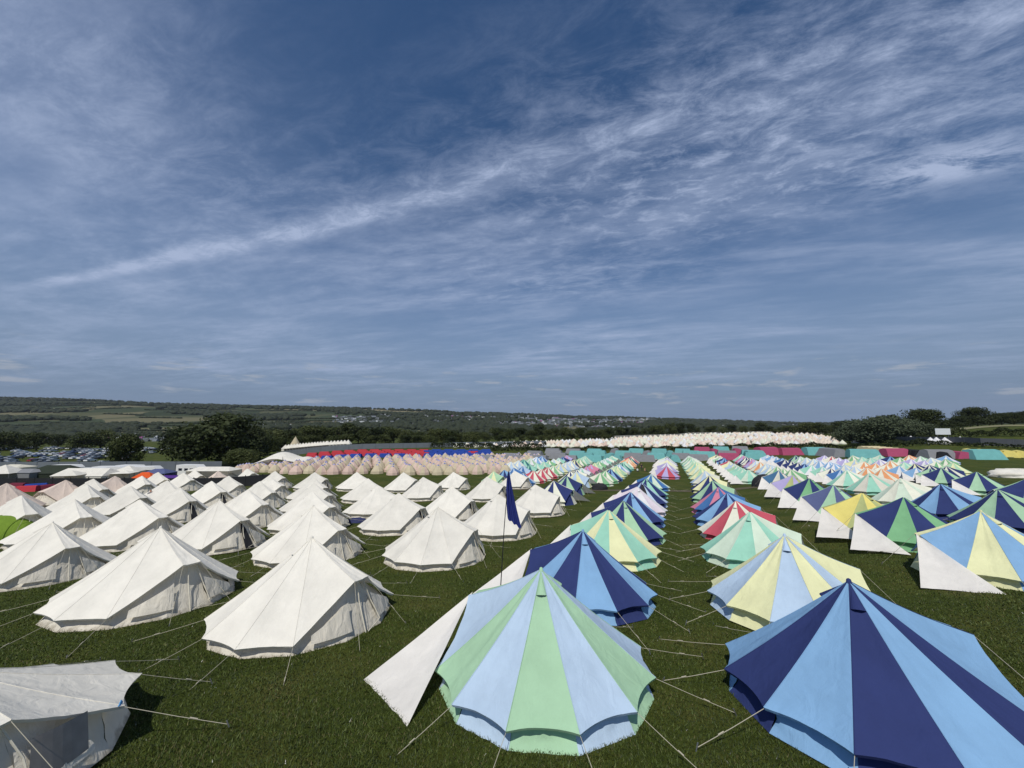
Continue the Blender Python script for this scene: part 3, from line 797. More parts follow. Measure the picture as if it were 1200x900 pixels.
# ------------------------------------------------------------------ distant woods and camps (stuff)
def ico():
    import bmesh
    bm = bmesh.new(); bmesh.ops.create_icosphere(bm, subdivisions=2, radius=1); V = np.array([v.co[:] for v in bm.verts]); Fc = np.array([[v.index for v in f.verts] for f in bm.faces]); bm.free(); return V, Fc
IV, IF = ico()
def blobs(name, P, rad, mat, label, flat=.75):
    n = len(P); V = np.empty((n, len(IV), 3))
    jit = 1 + rng.normal(0, .16, (n, len(IV)))
    V = P[:, None, :] + IV[None] * (rad[:, None] * jit)[..., None] * np.array([1, 1, flat])
    Fc = (IF[None] + (np.arange(n) * len(IV))[:, None, None]).reshape(-1, 3)
    o = obj(name, fastmesh(name, V.reshape(-1, 3), Fc, [mat])); o['kind'] = 'stuff'; o['label'] = label; o['category'] = 'woods'; return o
def woods():
    P = []; Rd = []
    # woods: noise mask over the hills, hedgerows: straight lines
    tries = 30000
    Yv = np.exp(rng.uniform(np.log(620), np.log(2750), tries)); U = rng.uniform(-1.6, 1.5, tries)
    X = U * Yv
    for x, y in zip(X, Yv):
        v = mnoise.noise(Vector((x / 420, y / 300, 2.2))) + .5 * mnoise.noise(Vector((x / 130, y / 110, 7)))
        far = (y - 620) / 2000
        if -.5 < x / y < .34 and 820 < y < 1900 and random.random() < .55: continue
        if v > .10 - .12 * far + (.25 if -.95 < x / y < -.75 and 900 < y < 1500 else 0):
            P.append((x, y)); Rd.append(random.uniform(5, 10) * (1 + .3 * far))
    for k in range(150):
        y0 = math.exp(random.uniform(math.log(650), math.log(2600))); x0 = random.uniform(-1.5, 1.3) * y0
        an = random.choice([0, 0, 0, .25, -.2, 1.2]) + random.uniform(-.15, .15); ln = random.uniform(120, 420)
        for i in range(int(ln / 7)):
            P.append((x0 + math.cos(an) * i * 7, y0 + math.sin(an) * i * 7)); Rd.append(random.uniform(2.5, 5))
    for k in range(900):      # skyline fringe
        u = random.uniform(-1.5, 1.2); y = random.uniform(2480, 2680)
        if mnoise.noise(Vector((u * 9, 3, 1))) > -.15: P.append((u * y, y)); Rd.append(random.uniform(6, 13))
    P = np.array(P); Rd = np.array(Rd)
    Z = ground(P[:, 0], P[:, 1]) + Rd * .45
    half = rng.random(len(P)) < .5
    blobs('woodland', np.column_stack([P, Z]), Rd, leaf_mat('distant_leaves', (.020, .030, .016, 1), (.042, .052, .028, 1)), 'distant woods and hedgerows across the far hills')
    # camps on the far valley side: tiny pale tents and roofs
    mb_v = []; mb_m = []
    for (c0, c1, y0, y1, n) in [(390,620,488,501,800),(600,770,487,501,850),(440,560,486,494,160),(720,900,493,500,300),(560,700,486,492,120),(30,200,509,518,120),(840,960,497,500,90),(300,440,498,502,160)]:
        for k in range(n):
            px = random.uniform(c0, c1); py = random.uniform(y0, y1); x, y = hit(px, py, 0, 450, 2600)
            if y > 2500: continue
            w = random.uniform(3, 11) * (y / 1000) ** .7; d = random.uniform(2, 6); h = random.uniform(2.0, 4.6) * (y / 1000) ** .4
            z = gz(x, y)
            mb_v.append([(x-w/2,y-d/2,z-1),(x+w/2,y-d/2,z-1),(x+w/2,y+d/2,z-1),(x-w/2,y+d/2,z-1),(x-w/2*.9,y,z+h),(x+w/2*.9,y,z+h)])
            mb_m.append(random.choices([0,1,2,3], [.17,.45,.34,.04])[0])
    n = len(mb_v); V = np.array(mb_v)
    q = np.array([[0,1,5,4],[2,3,4,5],[1,2,5,5],[3,0,4,4]])
    mb = MB()
    for vv, m_ in zip(mb_v, mb_m): mb.add(vv, [(0,1,5,4),(2,3,4,5),(1,2,5),(3,0,4)], m_)
    o = obj('distant_camp', mb.mesh('distant_camp', [simple('camp_white', rgb(158,162,164), .8), simple('camp_grey', rgb(100,106,114), .8), simple('camp_dark', rgb(68,74,74), .8), simple('camp_violet', rgb(130,70,120), .8)]))
    o['kind'] = 'stuff'; o['label'] = 'pale specks of tents and sheds across the far valley'; o['category'] = 'camp'
woods()

# ------------------------------------------------------------------ cream field and ridge tents
def cone_mesh(name, Rr, h, he, mat, n=8):
    mb = MB()
    for k in range(n):
        t0 = 2*PI*k/n; t1 = 2*PI*(k+1)/n
        a = (Rr*math.cos(t0), Rr*math.sin(t0), he); b = (Rr*math.cos(t1), Rr*math.sin(t1), he)
        mb.add([(0,0,h), a, b], [(0,1,2)])
        mb.add([a, b, (b[0]*.95, b[1]*.95, 0), (a[0]*.95, a[1]*.95, 0)], [(0,3,2,1)])
    return mb.mesh(name, [mat])
CREAMT = [cone_mesh('cream_tent%d' % i, 1.65, 2.3, .5, cloth(c)) for i, c in enumerate(['ivory', 'white', 'cream', 'peach'])]
pos = []
y = 196.0
while y < 395:
    u0, u1 = np.interp(y, [196, 230, 260, 300, 395], [-.14, .0, .12, .24, .46]), .86 - (y - 196) * .0006
    x = u0 * y
    while x < u1 * y:
        pos.append((x + random.uniform(-.6, .6), y + random.uniform(-1, 1))); x += 4.2 + random.uniform(0, 1.0)
    y += 6.5 + (y - 196) * .035
pos.sort(key=lambda p: p[1] * (1 + .0 * p[0]))
for i, (x, y) in enumerate(pos[:230]):
    o = obj('cream_bell_tent', random.choices(CREAMT, [.45, .2, .25, .10])[0], None, (x, y, gz(x, y))); tag(o, 'tiny cream bell tent in the front rows of the far cream field', 'bell tent', 'cream tents on the far field')
mb = MB()
for (x, y) in pos[230:]:
    z = gz(x, y); n = 7; c = random.choices([0, 1, 2], [.5, .2, .3])[0]
    P = [(x + 1.7*math.cos(2*PI*k/n), y + 1.7*math.sin(2*PI*k/n), z + .5) for k in range(n)]
    for k in range(n):
        k2 = (k+1) % n
        mb.add([(x, y, z+2.3), P[k], P[k2]], [(0,1,2)], c); mb.add([P[k], P[k2], (P[k2][0], P[k2][1], z), (P[k][0], P[k][1], z)], [(0,3,2,1)], c)
print('cream', len(pos))
o = obj('cream_tents', mb.mesh('cream_tents', [cloth('ivory'), cloth('white'), cloth('cream')])); o['kind'] = 'stuff'; o['label'] = 'mass of cream bell tents covering the back of the far field'; o['category'] = 'tents'

def ridge_kit(c, L=7., W=4.2, h=2.3, dark=False):
    """frame tent: flat-ish top with sloped sides and a dark door wedge at one end"""
    roof = MB(); ends = MB()
    hl, hw = L/2, W/2
    A = [(-hl,-hw,0),(hl,-hw,0),(hl,hw,0),(-hl,hw,0)]; B = [(-hl*.86,-hw*.5,h*.9),(hl*.86,-hw*.5,h*.9),(hl*.86,hw*.5,h*.9),(-hl*.86,hw*.5,h*.9)]
    T = [(-hl*.84,0,h),(hl*.84,0,h)]
    roof.add(A + B + T, [(0,1,5,4),(2,3,7,6),(4,5,9,8),(6,7,8,9)], 0)
    ends.add(A + B + T, [(1,2,6,9,5),(3,0,4,8,7)], 0)
    d = MB(); s = .02
    d.add([(-hl-.01,-hw*.35,.02),(-hl-.01,hw*.35,.02),(-hl*.86,0,h*.62)], [(0,1,2)])
    return roof.mesh('roof_frame_' + c, [cloth(c)]), ends.mesh('end_frame_' + c, [cloth(c)]), d.mesh('door_frame_' + c, [simple('door_green', rgb(28, 74, 62), .8)])
RK = {}
def ridge_tent(c, X, Y, rz, label, group, s=1.0):
    k = c.replace(' ', '_')
    if k not in RK: RK[k] = ridge_kit(c)
    t = thing('frame_tent', label, 'frame tent', (X, Y, gz(X, Y)), rz, group); t.scale = (s * .85, s * .85, s * .85)
    a, b, d = RK[k]; obj('roof', a, t); obj('end_wall', b, t); obj('door', d, t); return t
used_r = {}
def rlab(c, where):
    used_r[(c, where)] = used_r.get((c, where), 0) + 1
    return '%s frame tent, %s of its colour from left, %s' % (c, ORD[min(25, used_r[(c, where)])], where)
# back strip beyond the striped rows
for rowi, (Y, py) in enumerate([(117, 0), (127, 0), (139, 0), (152, 0)]):
    x = -8 + rowi * 8; x0 = x
    where = ['strip just behind the stripes','second strip behind the stripes','third strip behind the stripes','strip before the hedge'][rowi]
    while x < .62 * Y:
        px = 600 + 452 * x / Y
        if px < 680: c = random.choice(['grey','turquoise','grey'])
        elif px < 815: c = random.choice(['turquoise','turquoise','grey'])
        elif px < 895: c = random.choice(['rose','grey','rose','turquoise'])
        else: c = random.choice(['turquoise','grey','rose'])
        ridge_tent(c, x, Y + random.uniform(-1.5, 1.5), RIGHT + random.uniform(-.1, .1) + (R(90) if random.random() < .2 else 0), rlab(c, where), 'frame tents behind the striped rows')
        x += 7.6 + random.uniform(-.4, 1.2)
for (px, py, c, s, rz) in [(884,535,'turquoise',1.0,0),(898,533,'rose',1.35,0.2),(975,535,'grey',1.35,1.5),(955,533,'turquoise',1.3,0),(1011,536.5,'turquoise',1.3,-.35),(925,533,'rose',1.2,0),
                       (1098,537,'grey',1.25,-.1),(1122,537,'rose',1.0,1.3),(1151,538,'turquoise',1.35,-.05)]:
    X, Y = hit(px, py, 0)
    ridge_tent(c, X, Y, rz, rlab(c, 'right beyond the stripes'), 'large frame tents on the right', s)
for i in range(4, -1, -1):
    X, Y = hit(1048 - i * 7, 534.5 - i * .9, 0); c = 'rose' if i == 0 else 'sand'
    ridge_tent(c, X, Y, -.05, rlab(c, 'stacked sand row'), 'sand coloured frame tents', 1.2)
for i in range(7):
    X, Y = hit(1136 + i * 15, 533.8 + i * .6, 0)
    ridge_tent('lemon', X, Y, R(48), rlab('lemon', 'yellow row on the right'), 'yellow frame tents on the right', 1.0)
PAL['black'] = (34, 36, 42)
for i in range(6):
    X, Y = hit(1066 + i * 6.5, 534 + i * .6, 0)
    ridge_tent('black', X, Y, R(70), rlab('black', 'left of the large grey one'), 'black frame tents', 1.0)

# red and blue rows beyond the peach field
PAL['scarlet'] = (190, 48, 58); PAL['royal blue'] = (30, 66, 160); PAL['maroon'] = (120, 36, 56)
for rowi in range(5):
    Y = 134 + rowi * 6
    x0 = -.51 * Y; n = 0
    while x0 < -.05 * Y:
        px = 600 + 452 * x0 / Y
        c = 'royal blue' if (px > 500 or (rowi == 0 and px < 480)) else 'scarlet'
        if px > 500 and random.random() < .12: c = 'scarlet'
        ridge_tent(c, x0, Y + random.uniform(-.4, .4), R(random.uniform(-8, 8)), rlab(c, '%s row behind the peach field' % ORD[rowi + 1]), 'red and blue tents behind the peach field', .68)
        x0 += 5.0
for i, (px, py, c) in enumerate([(22,572,'maroon'),(32,576,'scarlet'),(42,573,'royal blue'),(50,575,'maroon'),(58,571,'scarlet'),(117,566,'scarlet'),(150,563,'royal blue'),(219,558,'maroon'),(240,556,'scarlet')]):
    X, Y = hit(px, py, 0)
    ridge_tent(c, X, Y, R(20 * i), rlab(c, 'by the left fence'), 'small coloured tents by the left fence', .42)

# ------------------------------------------------------------------ fences, hedges
def fence(name, label, pts, h, mat, step, pm, cat='fence', ph=.15):
    t = thing(name, label, cat, (pts[0][0], pts[0][1], gz(*pts[0])))
    o0 = Vector(t.location); nn = 0
    for a, b in zip(pts[:-1], pts[1:]):
        A, B = Vector(a), Vector(b); n = max(1, round((B - A).length / step))
        for i in range(n):
            p, q = A.lerp(B, i / n), A.lerp(B, (i + 1) / n)
            d = (q - p).normalized() * .05; zp, zq = gz(*p), gz(*q); s = Vector((-d.y, d.x)) * .5
            mb = MB()
            bl_ = [(p.x+d.x, p.y+d.y, zp+.02), (q.x-d.x, q.y-d.y, zq+.02)]; tp = [(bl_[1][0], bl_[1][1], zq + h), (bl_[0][0], bl_[0][1], zp + h)]
            f = bl_ + tp; k = [(v[0]+s.x, v[1]+s.y, v[2]) for v in f]
            mb.add(f + k, [(0,1,2,3),(7,6,5,4),(0,4,5,1),(1,5,6,2),(2,6,7,3),(3,7,4,0)])
            me = mb.mesh(name + '_panel', [mat]); me.transform(Matrix.Translation(-o0)); obj('panel', me, t)
            mb = MB(); mb.tube([(p.x, p.y, zp - .1), (p.x, p.y, zp + h + ph)], .07, 5)
            me = mb.mesh(name + '_post', [pm]); me.transform(Matrix.Translation(-o0)); obj('post', me, t); nn += 1
    return t
STEEL = simple('galvanised_sheet', rgb(120, 126, 132), .55, .3, .18, .6)
STEELD = simple('weathered_sheet', rgb(76, 80, 86), .7, .1, .2, .6)
STEELP = simple('galvanised_post', rgb(105, 110, 116), .5, .5)
SCREEN = simple('black_screen', rgb(26, 28, 33), .9, 0, .2, 1)
fence('screen_fence', 'black screened fence behind the white tents on the left', [at(-60, 70), at(150, 71), at(330, 72)], 1.9, SCREEN, 3.2, SCREEN)
fence('steel_fence', 'tall grey steel fence in front of the car park on the left', [at(-80, 96), at(120, 99), at(262, 108)], 3.0, STEEL, 5, STEELP)
fence('steel_fence', 'pale grey steel fence behind the red and blue tents', [at(325, 172), at(440, 185), at(560, 205), at(640, 222)], 2.4, STEEL, 6, STEELP)
fence('steel_fence', 'grey steel fence along the foot of the right hill', [hit(1000, 516.5), hit(1080, 519.5), hit(1150, 522), hit(1230, 526)], 2.6, STEELD, 6, STEELP)
FR = [hit(1000, 516.5), hit(1080, 519.5), hit(1150, 522), hit(1230, 526)]
def hedge(label, P0, P1, h, w, seed, mat=LEAFD):
    r = np.random.default_rng(seed); A = np.array(P0); B = np.array(P1); L = np.linalg.norm(B - A); n = int(L * h * 22)
    t = r.random(n); d = (B - A) / L; s = np.array([-d[1], d[0]])
    prof = 1 + .22 * np.sin(t * L / 2.7 + seed) + .18 * np.sin(t * L / 1.1) + .12 * np.sin(t * L / 6)
    an = r.random(n) * PI; rad = .75 + .25 * r.random(n)
    XY = A + d * (t * L)[:, None] + s * (np.cos(an) * w / 2 * rad * prof)[:, None]
    Z = ground(XY[:, 0], XY[:, 1]) + np.sin(an) ** .6 * h * rad * prof
    C = np.column_stack([XY, Z]); a = r.normal(size=(n, 3)); a /= np.linalg.norm(a, axis=1)[:, None]; b = np.cross(a, r.normal(size=(n, 3))); b /= np.linalg.norm(b, axis=1)[:, None]
    sz = (.22 + .2 * r.random(n))[:, None] * (1.3 if L > 60 else 1)
    V = np.stack([C + a*sz, C + b*sz*.7, C - a*sz, C - b*sz*.7], 1).reshape(-1, 3) - np.array([A[0], A[1], gz(*A)])
    me = fastmesh('hedge', V, np.arange(n * 4).reshape(-1, 4), [mat]); o = obj('hedge', me, None, (A[0], A[1], gz(*A))); tag(o, label, 'hedge'); return o
hedge('long dark hedge between the turquoise tents and the cream field', at(575, 168), at(900, 176), 1.5, 2.4, 4)
hedge('dark hedge right of the cream field behind the frame tents', at(900, 170), at(1090, 150), 2.0, 2.6, 8)
hedge('dark hedge below the grey fence on the right slope', at(1075, 172), at(1240, 160), 3.2, 3.5, 9)
for i in range(3):
    hedge(['low hedge under the left length of the right hand grey fence','low hedge under the middle length of the right hand grey fence','low hedge under the right length of the right hand grey fence'][i], (FR[i][0] * .965, FR[i][1] * .965), (FR[i+1][0] * .965, FR[i+1][1] * .965), 1.25, 2.0, 30 + i)
hedge('short hedge in front of the grey fence in mid field', at(505, 192), at(640, 186), 2.6, 3, 5)

# ------------------------------------------------------------------ vehicles
def car_kit(i):
    r = random.Random(i); mb = MB()
    L, W, H = 4.2, 1.75, 1.48
    prof = [(-L/2,.35),(-L/2,.8),(-L*.42,.92),(-L*.36,1.36),(-L*.12,H),(L*.08,H-.04),(L*.26,.95),(L*.45,.82),(L/2,.6),(L/2,.32)]
    def sec(y, k): return [(x, y * (1 if z < .95 else .84), z) for x, z in prof]
    a = sec(-W/2, 0); b = sec(W/2, 0); n = len(prof)
    mb.add(a + b, [tuple(range(n)), tuple(range(2*n-1, n-1, -1))], 0)
    for k in range(n):
        k2 = (k+1) % n; m_ = 1 if k in (2, 5) else 0
        mb.add([a[k], a[k2], b[k2], b[k]], [(0,3,2,1)], m_)
    for s in (-1, 1):
        mb.add([(-L*.33, s*W*.43, .97), (L*.2, s*W*.43, .97), (L*.06, s*W*.425, 1.36), (-L*.30, s*W*.425, 1.32)], [(0,1,2,3)], 1)
        for x in (-L*.31, L*.31):
            c = [(x + .33*math.cos(t*PI/5), s*(W/2+.01), .33 + .33*math.sin(t*PI/5)) for t in range(10)]
            mb.add(c, [tuple(range(10))], 2)
    return mb
GLASS = simple('car_glass', rgb(34, 40, 48), .12); TYRE = simple('tyre', rgb(24, 24, 25), .9)
CARM = {}
def car(c, X, Y, rz, label, group, van=False):
    if c not in CARM:
        CARM[c] = car_kit(1).mesh('car_' + c, [simple('paint_' + c, rgb(*{'white':(225,226,226),'silver':(160,165,170),'grey':(98,104,112),'black':(34,36,40),'blue':(52,76,120),'red':(140,40,40)}[c]), .3, 0, .02, 1, .5), GLASS, TYRE])
    o = obj('parked_car', CARM[c], None, (X, Y, gz(X, Y))); o.rotation_euler = (0, 0, rz); tag(o, label, 'car', group); return o
cc = {}
for rowi in range(16):
    Y = 116 + rowi * 9.5 + rowi ** 1.6 * .8
    x = -1.42 * Y; lim = (-.98 if rowi < 9 else -.55) * Y
    while x < lim:
        x += 2.7 if rowi % 2 else 3.0
        if random.random() < .22: x += random.uniform(2, 9); continue
        px = 600 + 452 * x / Y
        if 140 < px < 230 and rowi > 3 and random.random() < .6: continue
        c = random.choices(['white','silver','grey','black','blue','red'], [.28,.26,.2,.15,.07,.04])[0]
        if sum(cc.values()) >= 290: break
        cc[c] = cc.get(c, 0) + 1
        car(c, x, Y + random.uniform(-.5, .5), R(90) + random.uniform(-.08, .08), '%s car among the rows parked in the car park beyond the grey fence' % c, '%s cars in the car park' % c)
for k in range(9):
    X, Y = hit(random.uniform(118, 232), random.uniform(526, 534), 0, 110)
    if sum(cc.values()) < 300:
        c = random.choice(['white', 'silver', 'white']); cc[c] += 1
        car(c, X, Y, random.uniform(0, 3), '%s car among the rows parked in the car park beyond the grey fence' % c, '%s cars in the car park' % c)
print('cars', cc)

def motorhome(X, Y, rz, label, L=6.2, H=2.8):
    t = thing('motorhome', label, 'motorhome', (X, Y, gz(X, Y)), rz, None)
    mb = MB(); W = 2.2
    prof = [(-L/2,.45),(-L/2,H),(L*.28,H),(L*.40,H*.78),(L*.36,H*.6),(L*.45,1.15),(L/2,1.0),(L/2,.4)]
    a = [(x, -W/2, z) for x, z in prof]; b = [(x, W/2, z) for x, z in prof]; n = len(prof)
    mb.add(a + b, [tuple(range(n)), tuple(range(2*n-1, n-1, -1))] + [(k, n+k, n+(k+1) % n, (k+1) % n) for k in range(n)], 0)
    obj('body', mb.mesh('motorhome_body', [simple('motorhome_white', rgb(222,222,218), .4, 0, .04, 1)]), t)
    for s in (-1, 1):
        for x in (-L*.32, -L*.08, L*.14):
            w = MB(); y = s * (W/2 + .012); w.box(x-.45, y-.01, 1.5, x+.45, y+.01, 2.05); obj('window', w.mesh('motorhome_window', [GLASS]), t)
        for x in (-L*.28, L*.34):
            w = MB(); w.tube([(x, s*(W/2-.2), .36), (x, s*(W/2+.02), .36)], .36, 12); obj('wheel', w.mesh('motorhome_wheel', [TYRE]), t)
    w = MB(); w.add([(L*.455,-W*.42,1.18),(L*.455,W*.42,1.18),(L*.375,W*.42,H*.585),(L*.375,-W*.42,H*.585)], [(0,1,2,3)]); obj('windscreen', w.mesh('motorhome_screen', [GLASS]), t)
    return t
for i, (px, Y, rz) in enumerate([(116,84,.15),(136,88,.1),(158,91,-.1),(176,88,.2),(84,92,.1),(228,92,-.1)]):
    X, Y = at(px, Y); motorhome(X, Y, rz, ['white motorhome behind the white marquee, nearest the marquee','white motorhome parked second from the marquee','white motorhome in the middle of the crew camp','white motorhome right of the dark statue tent',
        'white motorhome partly behind the green shelter','white motorhome at the right end of the crew camp'][i], 6.2 if i != 1 else 7)

def marquee(name, label, X, Y, rz, L, W, hw, hr, mat, ridge=.5, cat='marquee', fin=False):
    t = thing(name, label, cat, (X, Y, gz(X, Y)), rz); hl, wy = L/2, W/2
    rf = MB(); e = .12
    rf.add([(-hl-e,-wy-e,hw),(hl+e,-wy-e,hw),(hl+e,wy+e,hw),(-hl-e,wy+e,hw),(-hl*ridge,0,hr),(hl*ridge,0,hr)], [(0,1,5,4),(2,3,4,5),(1,2,5),(3,0,4)])
    obj('roof', rf.mesh(name + '_roof', [mat]), t)
    w = MB(); w.add([(-hl,-wy,0),(hl,-wy,0),(hl,wy,0),(-hl,wy,0),(-hl,-wy,hw-.02),(hl,-wy,hw-.02),(hl,wy,hw-.02),(-hl,wy,hw-.02)], [(2,3,7,6),(3,0,4,7)] + ([(0,1,5,4),(1,2,6,5)] if fin else []))
    obj('wall', w.mesh(name + '_wall', [mat]), t)
    for sx in (-1, 1):
        for sy in (-1, 1):
            p = MB(); p.tube([(sx*hl*.99, sy*wy*.99, 0), (sx*hl*.99, sy*wy*.99, hw)], .05, 6); obj('post', p.mesh(name + '_post', [PEG]), t)
    return t
X, Y = at(108, 79); marquee('marquee', 'long white marquee with pitched roof behind the black fence', X, Y, .0, 10, 4.5, 1.9, 3.2, WHITE, .85, fin=True)
for i, (px, Y, s) in enumerate([(10,80,1),(88,76,.8),(154,83,.9),(150,80,.7)]):
    X, Y = at(px, Y); marquee('gazebo', ['white pyramid pavilion at the left edge behind the fence','small white pyramid gazebo left of the long marquee','white pyramid gazebo right of the motorhome','small white gazebo beside the orange canopy'][i], X, Y, .3, 4.5*s, 4.5*s, 2.2, 3.8*s, WHITE, 0.01, 'gazebo')
X, Y = at(174, 76); marquee('gazebo', 'orange canopy behind the black fence', X, Y, .3, 3.6, 3, 1.5, 2.7, cloth('orange') if False else canvas('canvas_orange_canopy', rgb(226, 96, 44)), .3, 'gazebo')
X, Y = at(190, 80); marquee('gazebo', 'blue canopy right of the orange canopy', X, Y, .1, 4.4, 3.4, 2.2, 3.0, cloth('slate'), .4, 'gazebo')
X, Y = at(204, 75); marquee('gazebo', 'purple canopy in front of the blue canopy', X, Y, .0, 4, 3, 1.7, 2.2, canvas('canvas_purple', rgb(88, 52, 140)), .6, 'gazebo')
X, Y = at(72, 84); marquee('shelter', 'dark green arched shelter in the crew camp', X, Y, .1, 9, 5, 1.9, 3.4, canvas('canvas_army_green', rgb(50, 58, 46)), .5, 'shelter', True)
X, Y = at(254, 84); marquee('gazebo', 'long white canopy at the right end of the crew camp', X, Y, 0, 9, 4, 2.3, 3.0, WHITE, .7, 'gazebo')
X, Y = at(36, 82); marquee('gazebo', 'grey canvas canopy at the left of the crew camp', X, Y, 0, 6, 4, 2.2, 2.8, cloth('grey'), .5, 'gazebo', True)
X, Y = at(22, 88); marquee('gazebo', 'beige canopy behind the grey one in the crew camp', X, Y, 0, 5, 4, 2.6, 3.2, cloth('beige'), .5, 'gazebo', True)

# big white stretch canopy
def stretch(px, Y):
    X, Y = at(px, Y); t = thing('stretch_canopy', 'large white stretch canopy with peaks beyond the peach tents', 'canopy', (X, Y, gz(X, Y)), .05)
    n = 28; P = []
    for i in range(n + 1):
        row = []
        for j in range(n + 1):
            u = i / n * 2 - 1; v = j / n * 2 - 1
            x = u * 9.5 * (1 - .10 * (1 - v * v) * abs(u)); y = v * 5 * (1 - .12 * (1 - u * u))
            z = 2.1 + 2.2 * math.exp(-((u + .25) / .45) ** 2) * (1 - v * v * .55) + .9 * math.exp(-((u - .55) / .22) ** 2 - (v / .6) ** 2) - 1.0 * abs(u) ** 3 - .4 * abs(v) ** 3
            row.append((x, y, z))
        P.append(row)
    mb = MB(); mb.grid(P); obj('canopy', mb.mesh('stretch_cloth', [WHITE], True), t)
    for (x, y, h) in [(-2.5,0,4.1),(5.2,0,2.8),(-8.5,-4.4,1.0),(8.5,-4.4,1.0),(0,-4.4,3.3),(0,4.4,3.3)]:
        p = MB(); p.tube([(x,y,0),(x,y,h)], .06, 6); obj('pole', p.mesh('stretch_pole', [PEG]), t)
stretch(342, 112)
# white frill of small pavilions behind, and the tipi
for i in range(22):
    X, Y = at(335 + i * 3.4 if i < 15 else 384 + (i - 15) * 4, 190); marquee('pavilion', 'small white peaked pavilion in the line beneath the tree belt', X, Y, 0, 2.6, 2.6, 2.4, 4.4, WHITE, .01, 'pavilion', True)['group'] = 'line of white pavilions beneath the tree belt'
X, Y = at(346, 196)
o = obj('tipi', cone_mesh('tipi', 4.2, 7.8, .2, cloth('khaki'), 12), None, (X, Y, gz(X, Y))); tag(o, 'tall brown tipi behind the white pavilions', 'tipi')

for i, (px, py) in enumerate([(1003,519.5),(1012,519),(1022,518.6),(1030,518.6),(1047,518),(1068,517.5),(1091,520),(1098,520),(1108,520.3),(1126,519.5)]):
    X, Y = hit(px, py, 0); o = obj('cream_bell_tent', CREAMT[1], None, (X, Y, gz(X, Y))); tag(o, 'small white tent, %s from the left along the right hand grey fence' % ORD[i + 1], 'bell tent', 'white tents along the right fence'); o.scale = (1.15, 1.15, 1.15)
# pale mown pasture on the right hill, and the fence behind the cream field
def drape(name, X0, X1, Y0, Y1, mat, n=30):
    P = []
    for i in range(n + 1):
        row = []
        for j in range(n + 1):
            y = Y0 + (Y1 - Y0) * j / n; u0 = X0 + .015 * math.sin(j * .7); u1 = X1
            x = (u0 + (u1 - u0) * i / n) * y; row.append((x, y, gz(x, y) + .12))
        P.append(row)
    mb = MB(); mb.grid(P); o = obj(name, mb.mesh(name, [mat])); o['kind'] = 'structure'
drape('pasture', 1.14, 1.9, 212, 276, simple('mown_grass', (.19, .18, .085, 1), .95, 0, .25, .08))
fence('steel_fence', 'long pale fence along the back of the cream field', [at(700, 330), at(860, 392), at(1000, 400)], 2.2, simple('pale_sheet', rgb(150, 148, 142), .7), 8, STEELP)
# white site sign on the right slope
X, Y = hit(1106, 516, 0); t = thing('sign', 'white rectangular sign board on the slope at the right, above the grey fence', 'sign', (X, Y, gz(X, Y)), 0)
mb = MB(); mb.box(-3.2, -.06, 2.4, 3.2, .06, 5.0); obj('board', mb.mesh('sign_board', [simple('sign_white', rgb(222,226,228), .5)]), t)
for sx in (-2.4, 2.4):
    mb = MB(); mb.tube([(sx, .12, 0), (sx, .12, 4.8)], .08, 6); obj('post', mb.mesh('sign_post', [PEG]), t)

# ------------------------------------------------------------------ odds and ends close by
def crumpled(nu, nv, fn, amp, seed):
    P = []
    for i in range(nu + 1):
        row = []
        for j in range(nv + 1):
            p = Vector(fn(i / nu, j / nv)); p += Vector((0, 0, 1)) * amp * mnoise.noise(Vector((p.x * 2.2, p.y * 2.2, seed))); row.append(p)
        P.append(row)
    mb = MB(); mb.grid(P); return mb
# pole with the hanging blue flag
X, Y = at(584.5, 11.3); zb = gz(X, Y)
t = thing('flag_pole', 'thin black pole carrying a drooping blue flag between the tents', 'flag', (X, Y, zb))
mb = MB(); mb.tube([(0,0,0),(.06,0,1.6),(.16,0,3.3),(.29,0,4.9)], [.017,.015,.012,.008], 7); obj('pole', mb.mesh('pole', [simple('pole_black', rgb(20,20,22), .5)]), t)
rows = []
for i in range(20):
    s = i / 19; row = []
    wd = .04 + .36 * s ** .8; cx = .29 - .05 * s + .22 * s ** 1.6
    for j in range(15):
        v = j / 14 - .5
        row.append((cx + v * wd, .11 * math.sin(j * 1.35 + s * 2.4) * (s ** .5), 4.86 - 1.45 * s - .18 * v * s * 1.6))
    rows.append(row)
mb = MB(); mb.grid(rows); obj('flag', mb.mesh('flag', [canvas('flag_blue', rgb(56, 68, 146), .3, .5)], True), t)

def dome_tent(name, label, X, Y, rx, ry, h, mat, rz=0, cat='tent', inner=None):
    t = thing(name, label, cat, (X, Y, gz(X, Y)), rz); P = []
    for i in range(17):
        row = []; u = i / 16 * 2 - 1
        for j in range(17):
            a = PI * j / 16; w = math.sqrt(max(0, 1 - u * u)) ** .8
            row.append((u * rx, math.cos(a) * ry * w * (1 + .03 * math.sin(8 * u)), h * math.sin(a) ** .85 * w))
        P.append(row)
    mb = MB(); mb.grid(P); obj('shell', mb.mesh(name + '_shell', [mat], True), t)
    mb = MB()
    c = [(rx * .25 + .5 * math.cos(2*PI*k/14), -ry * .82, h * .42 + h * .36 * math.sin(2*PI*k/14)) for k in range(14)]
    mb.add([(x, y - .12 + (z / h) * .35 * ry, z) for x, y, z in c], [tuple(range(14))]); obj('door', mb.mesh(name + '_door', [inner or DARK]), t)
    for k in range(3):
        mb = MB(); u = (-.6, 0, .6)[k]; w = math.sqrt(1 - u * u) ** .8
        mb.tube([(u * rx, math.cos(PI*j/12) * ry * w * 1.01, h * math.sin(PI*j/12) ** .85 * w * 1.01) for j in range(13)], .02, 5); obj('hoop', mb.mesh(name + '_hoop', [mat]), t)
    return t
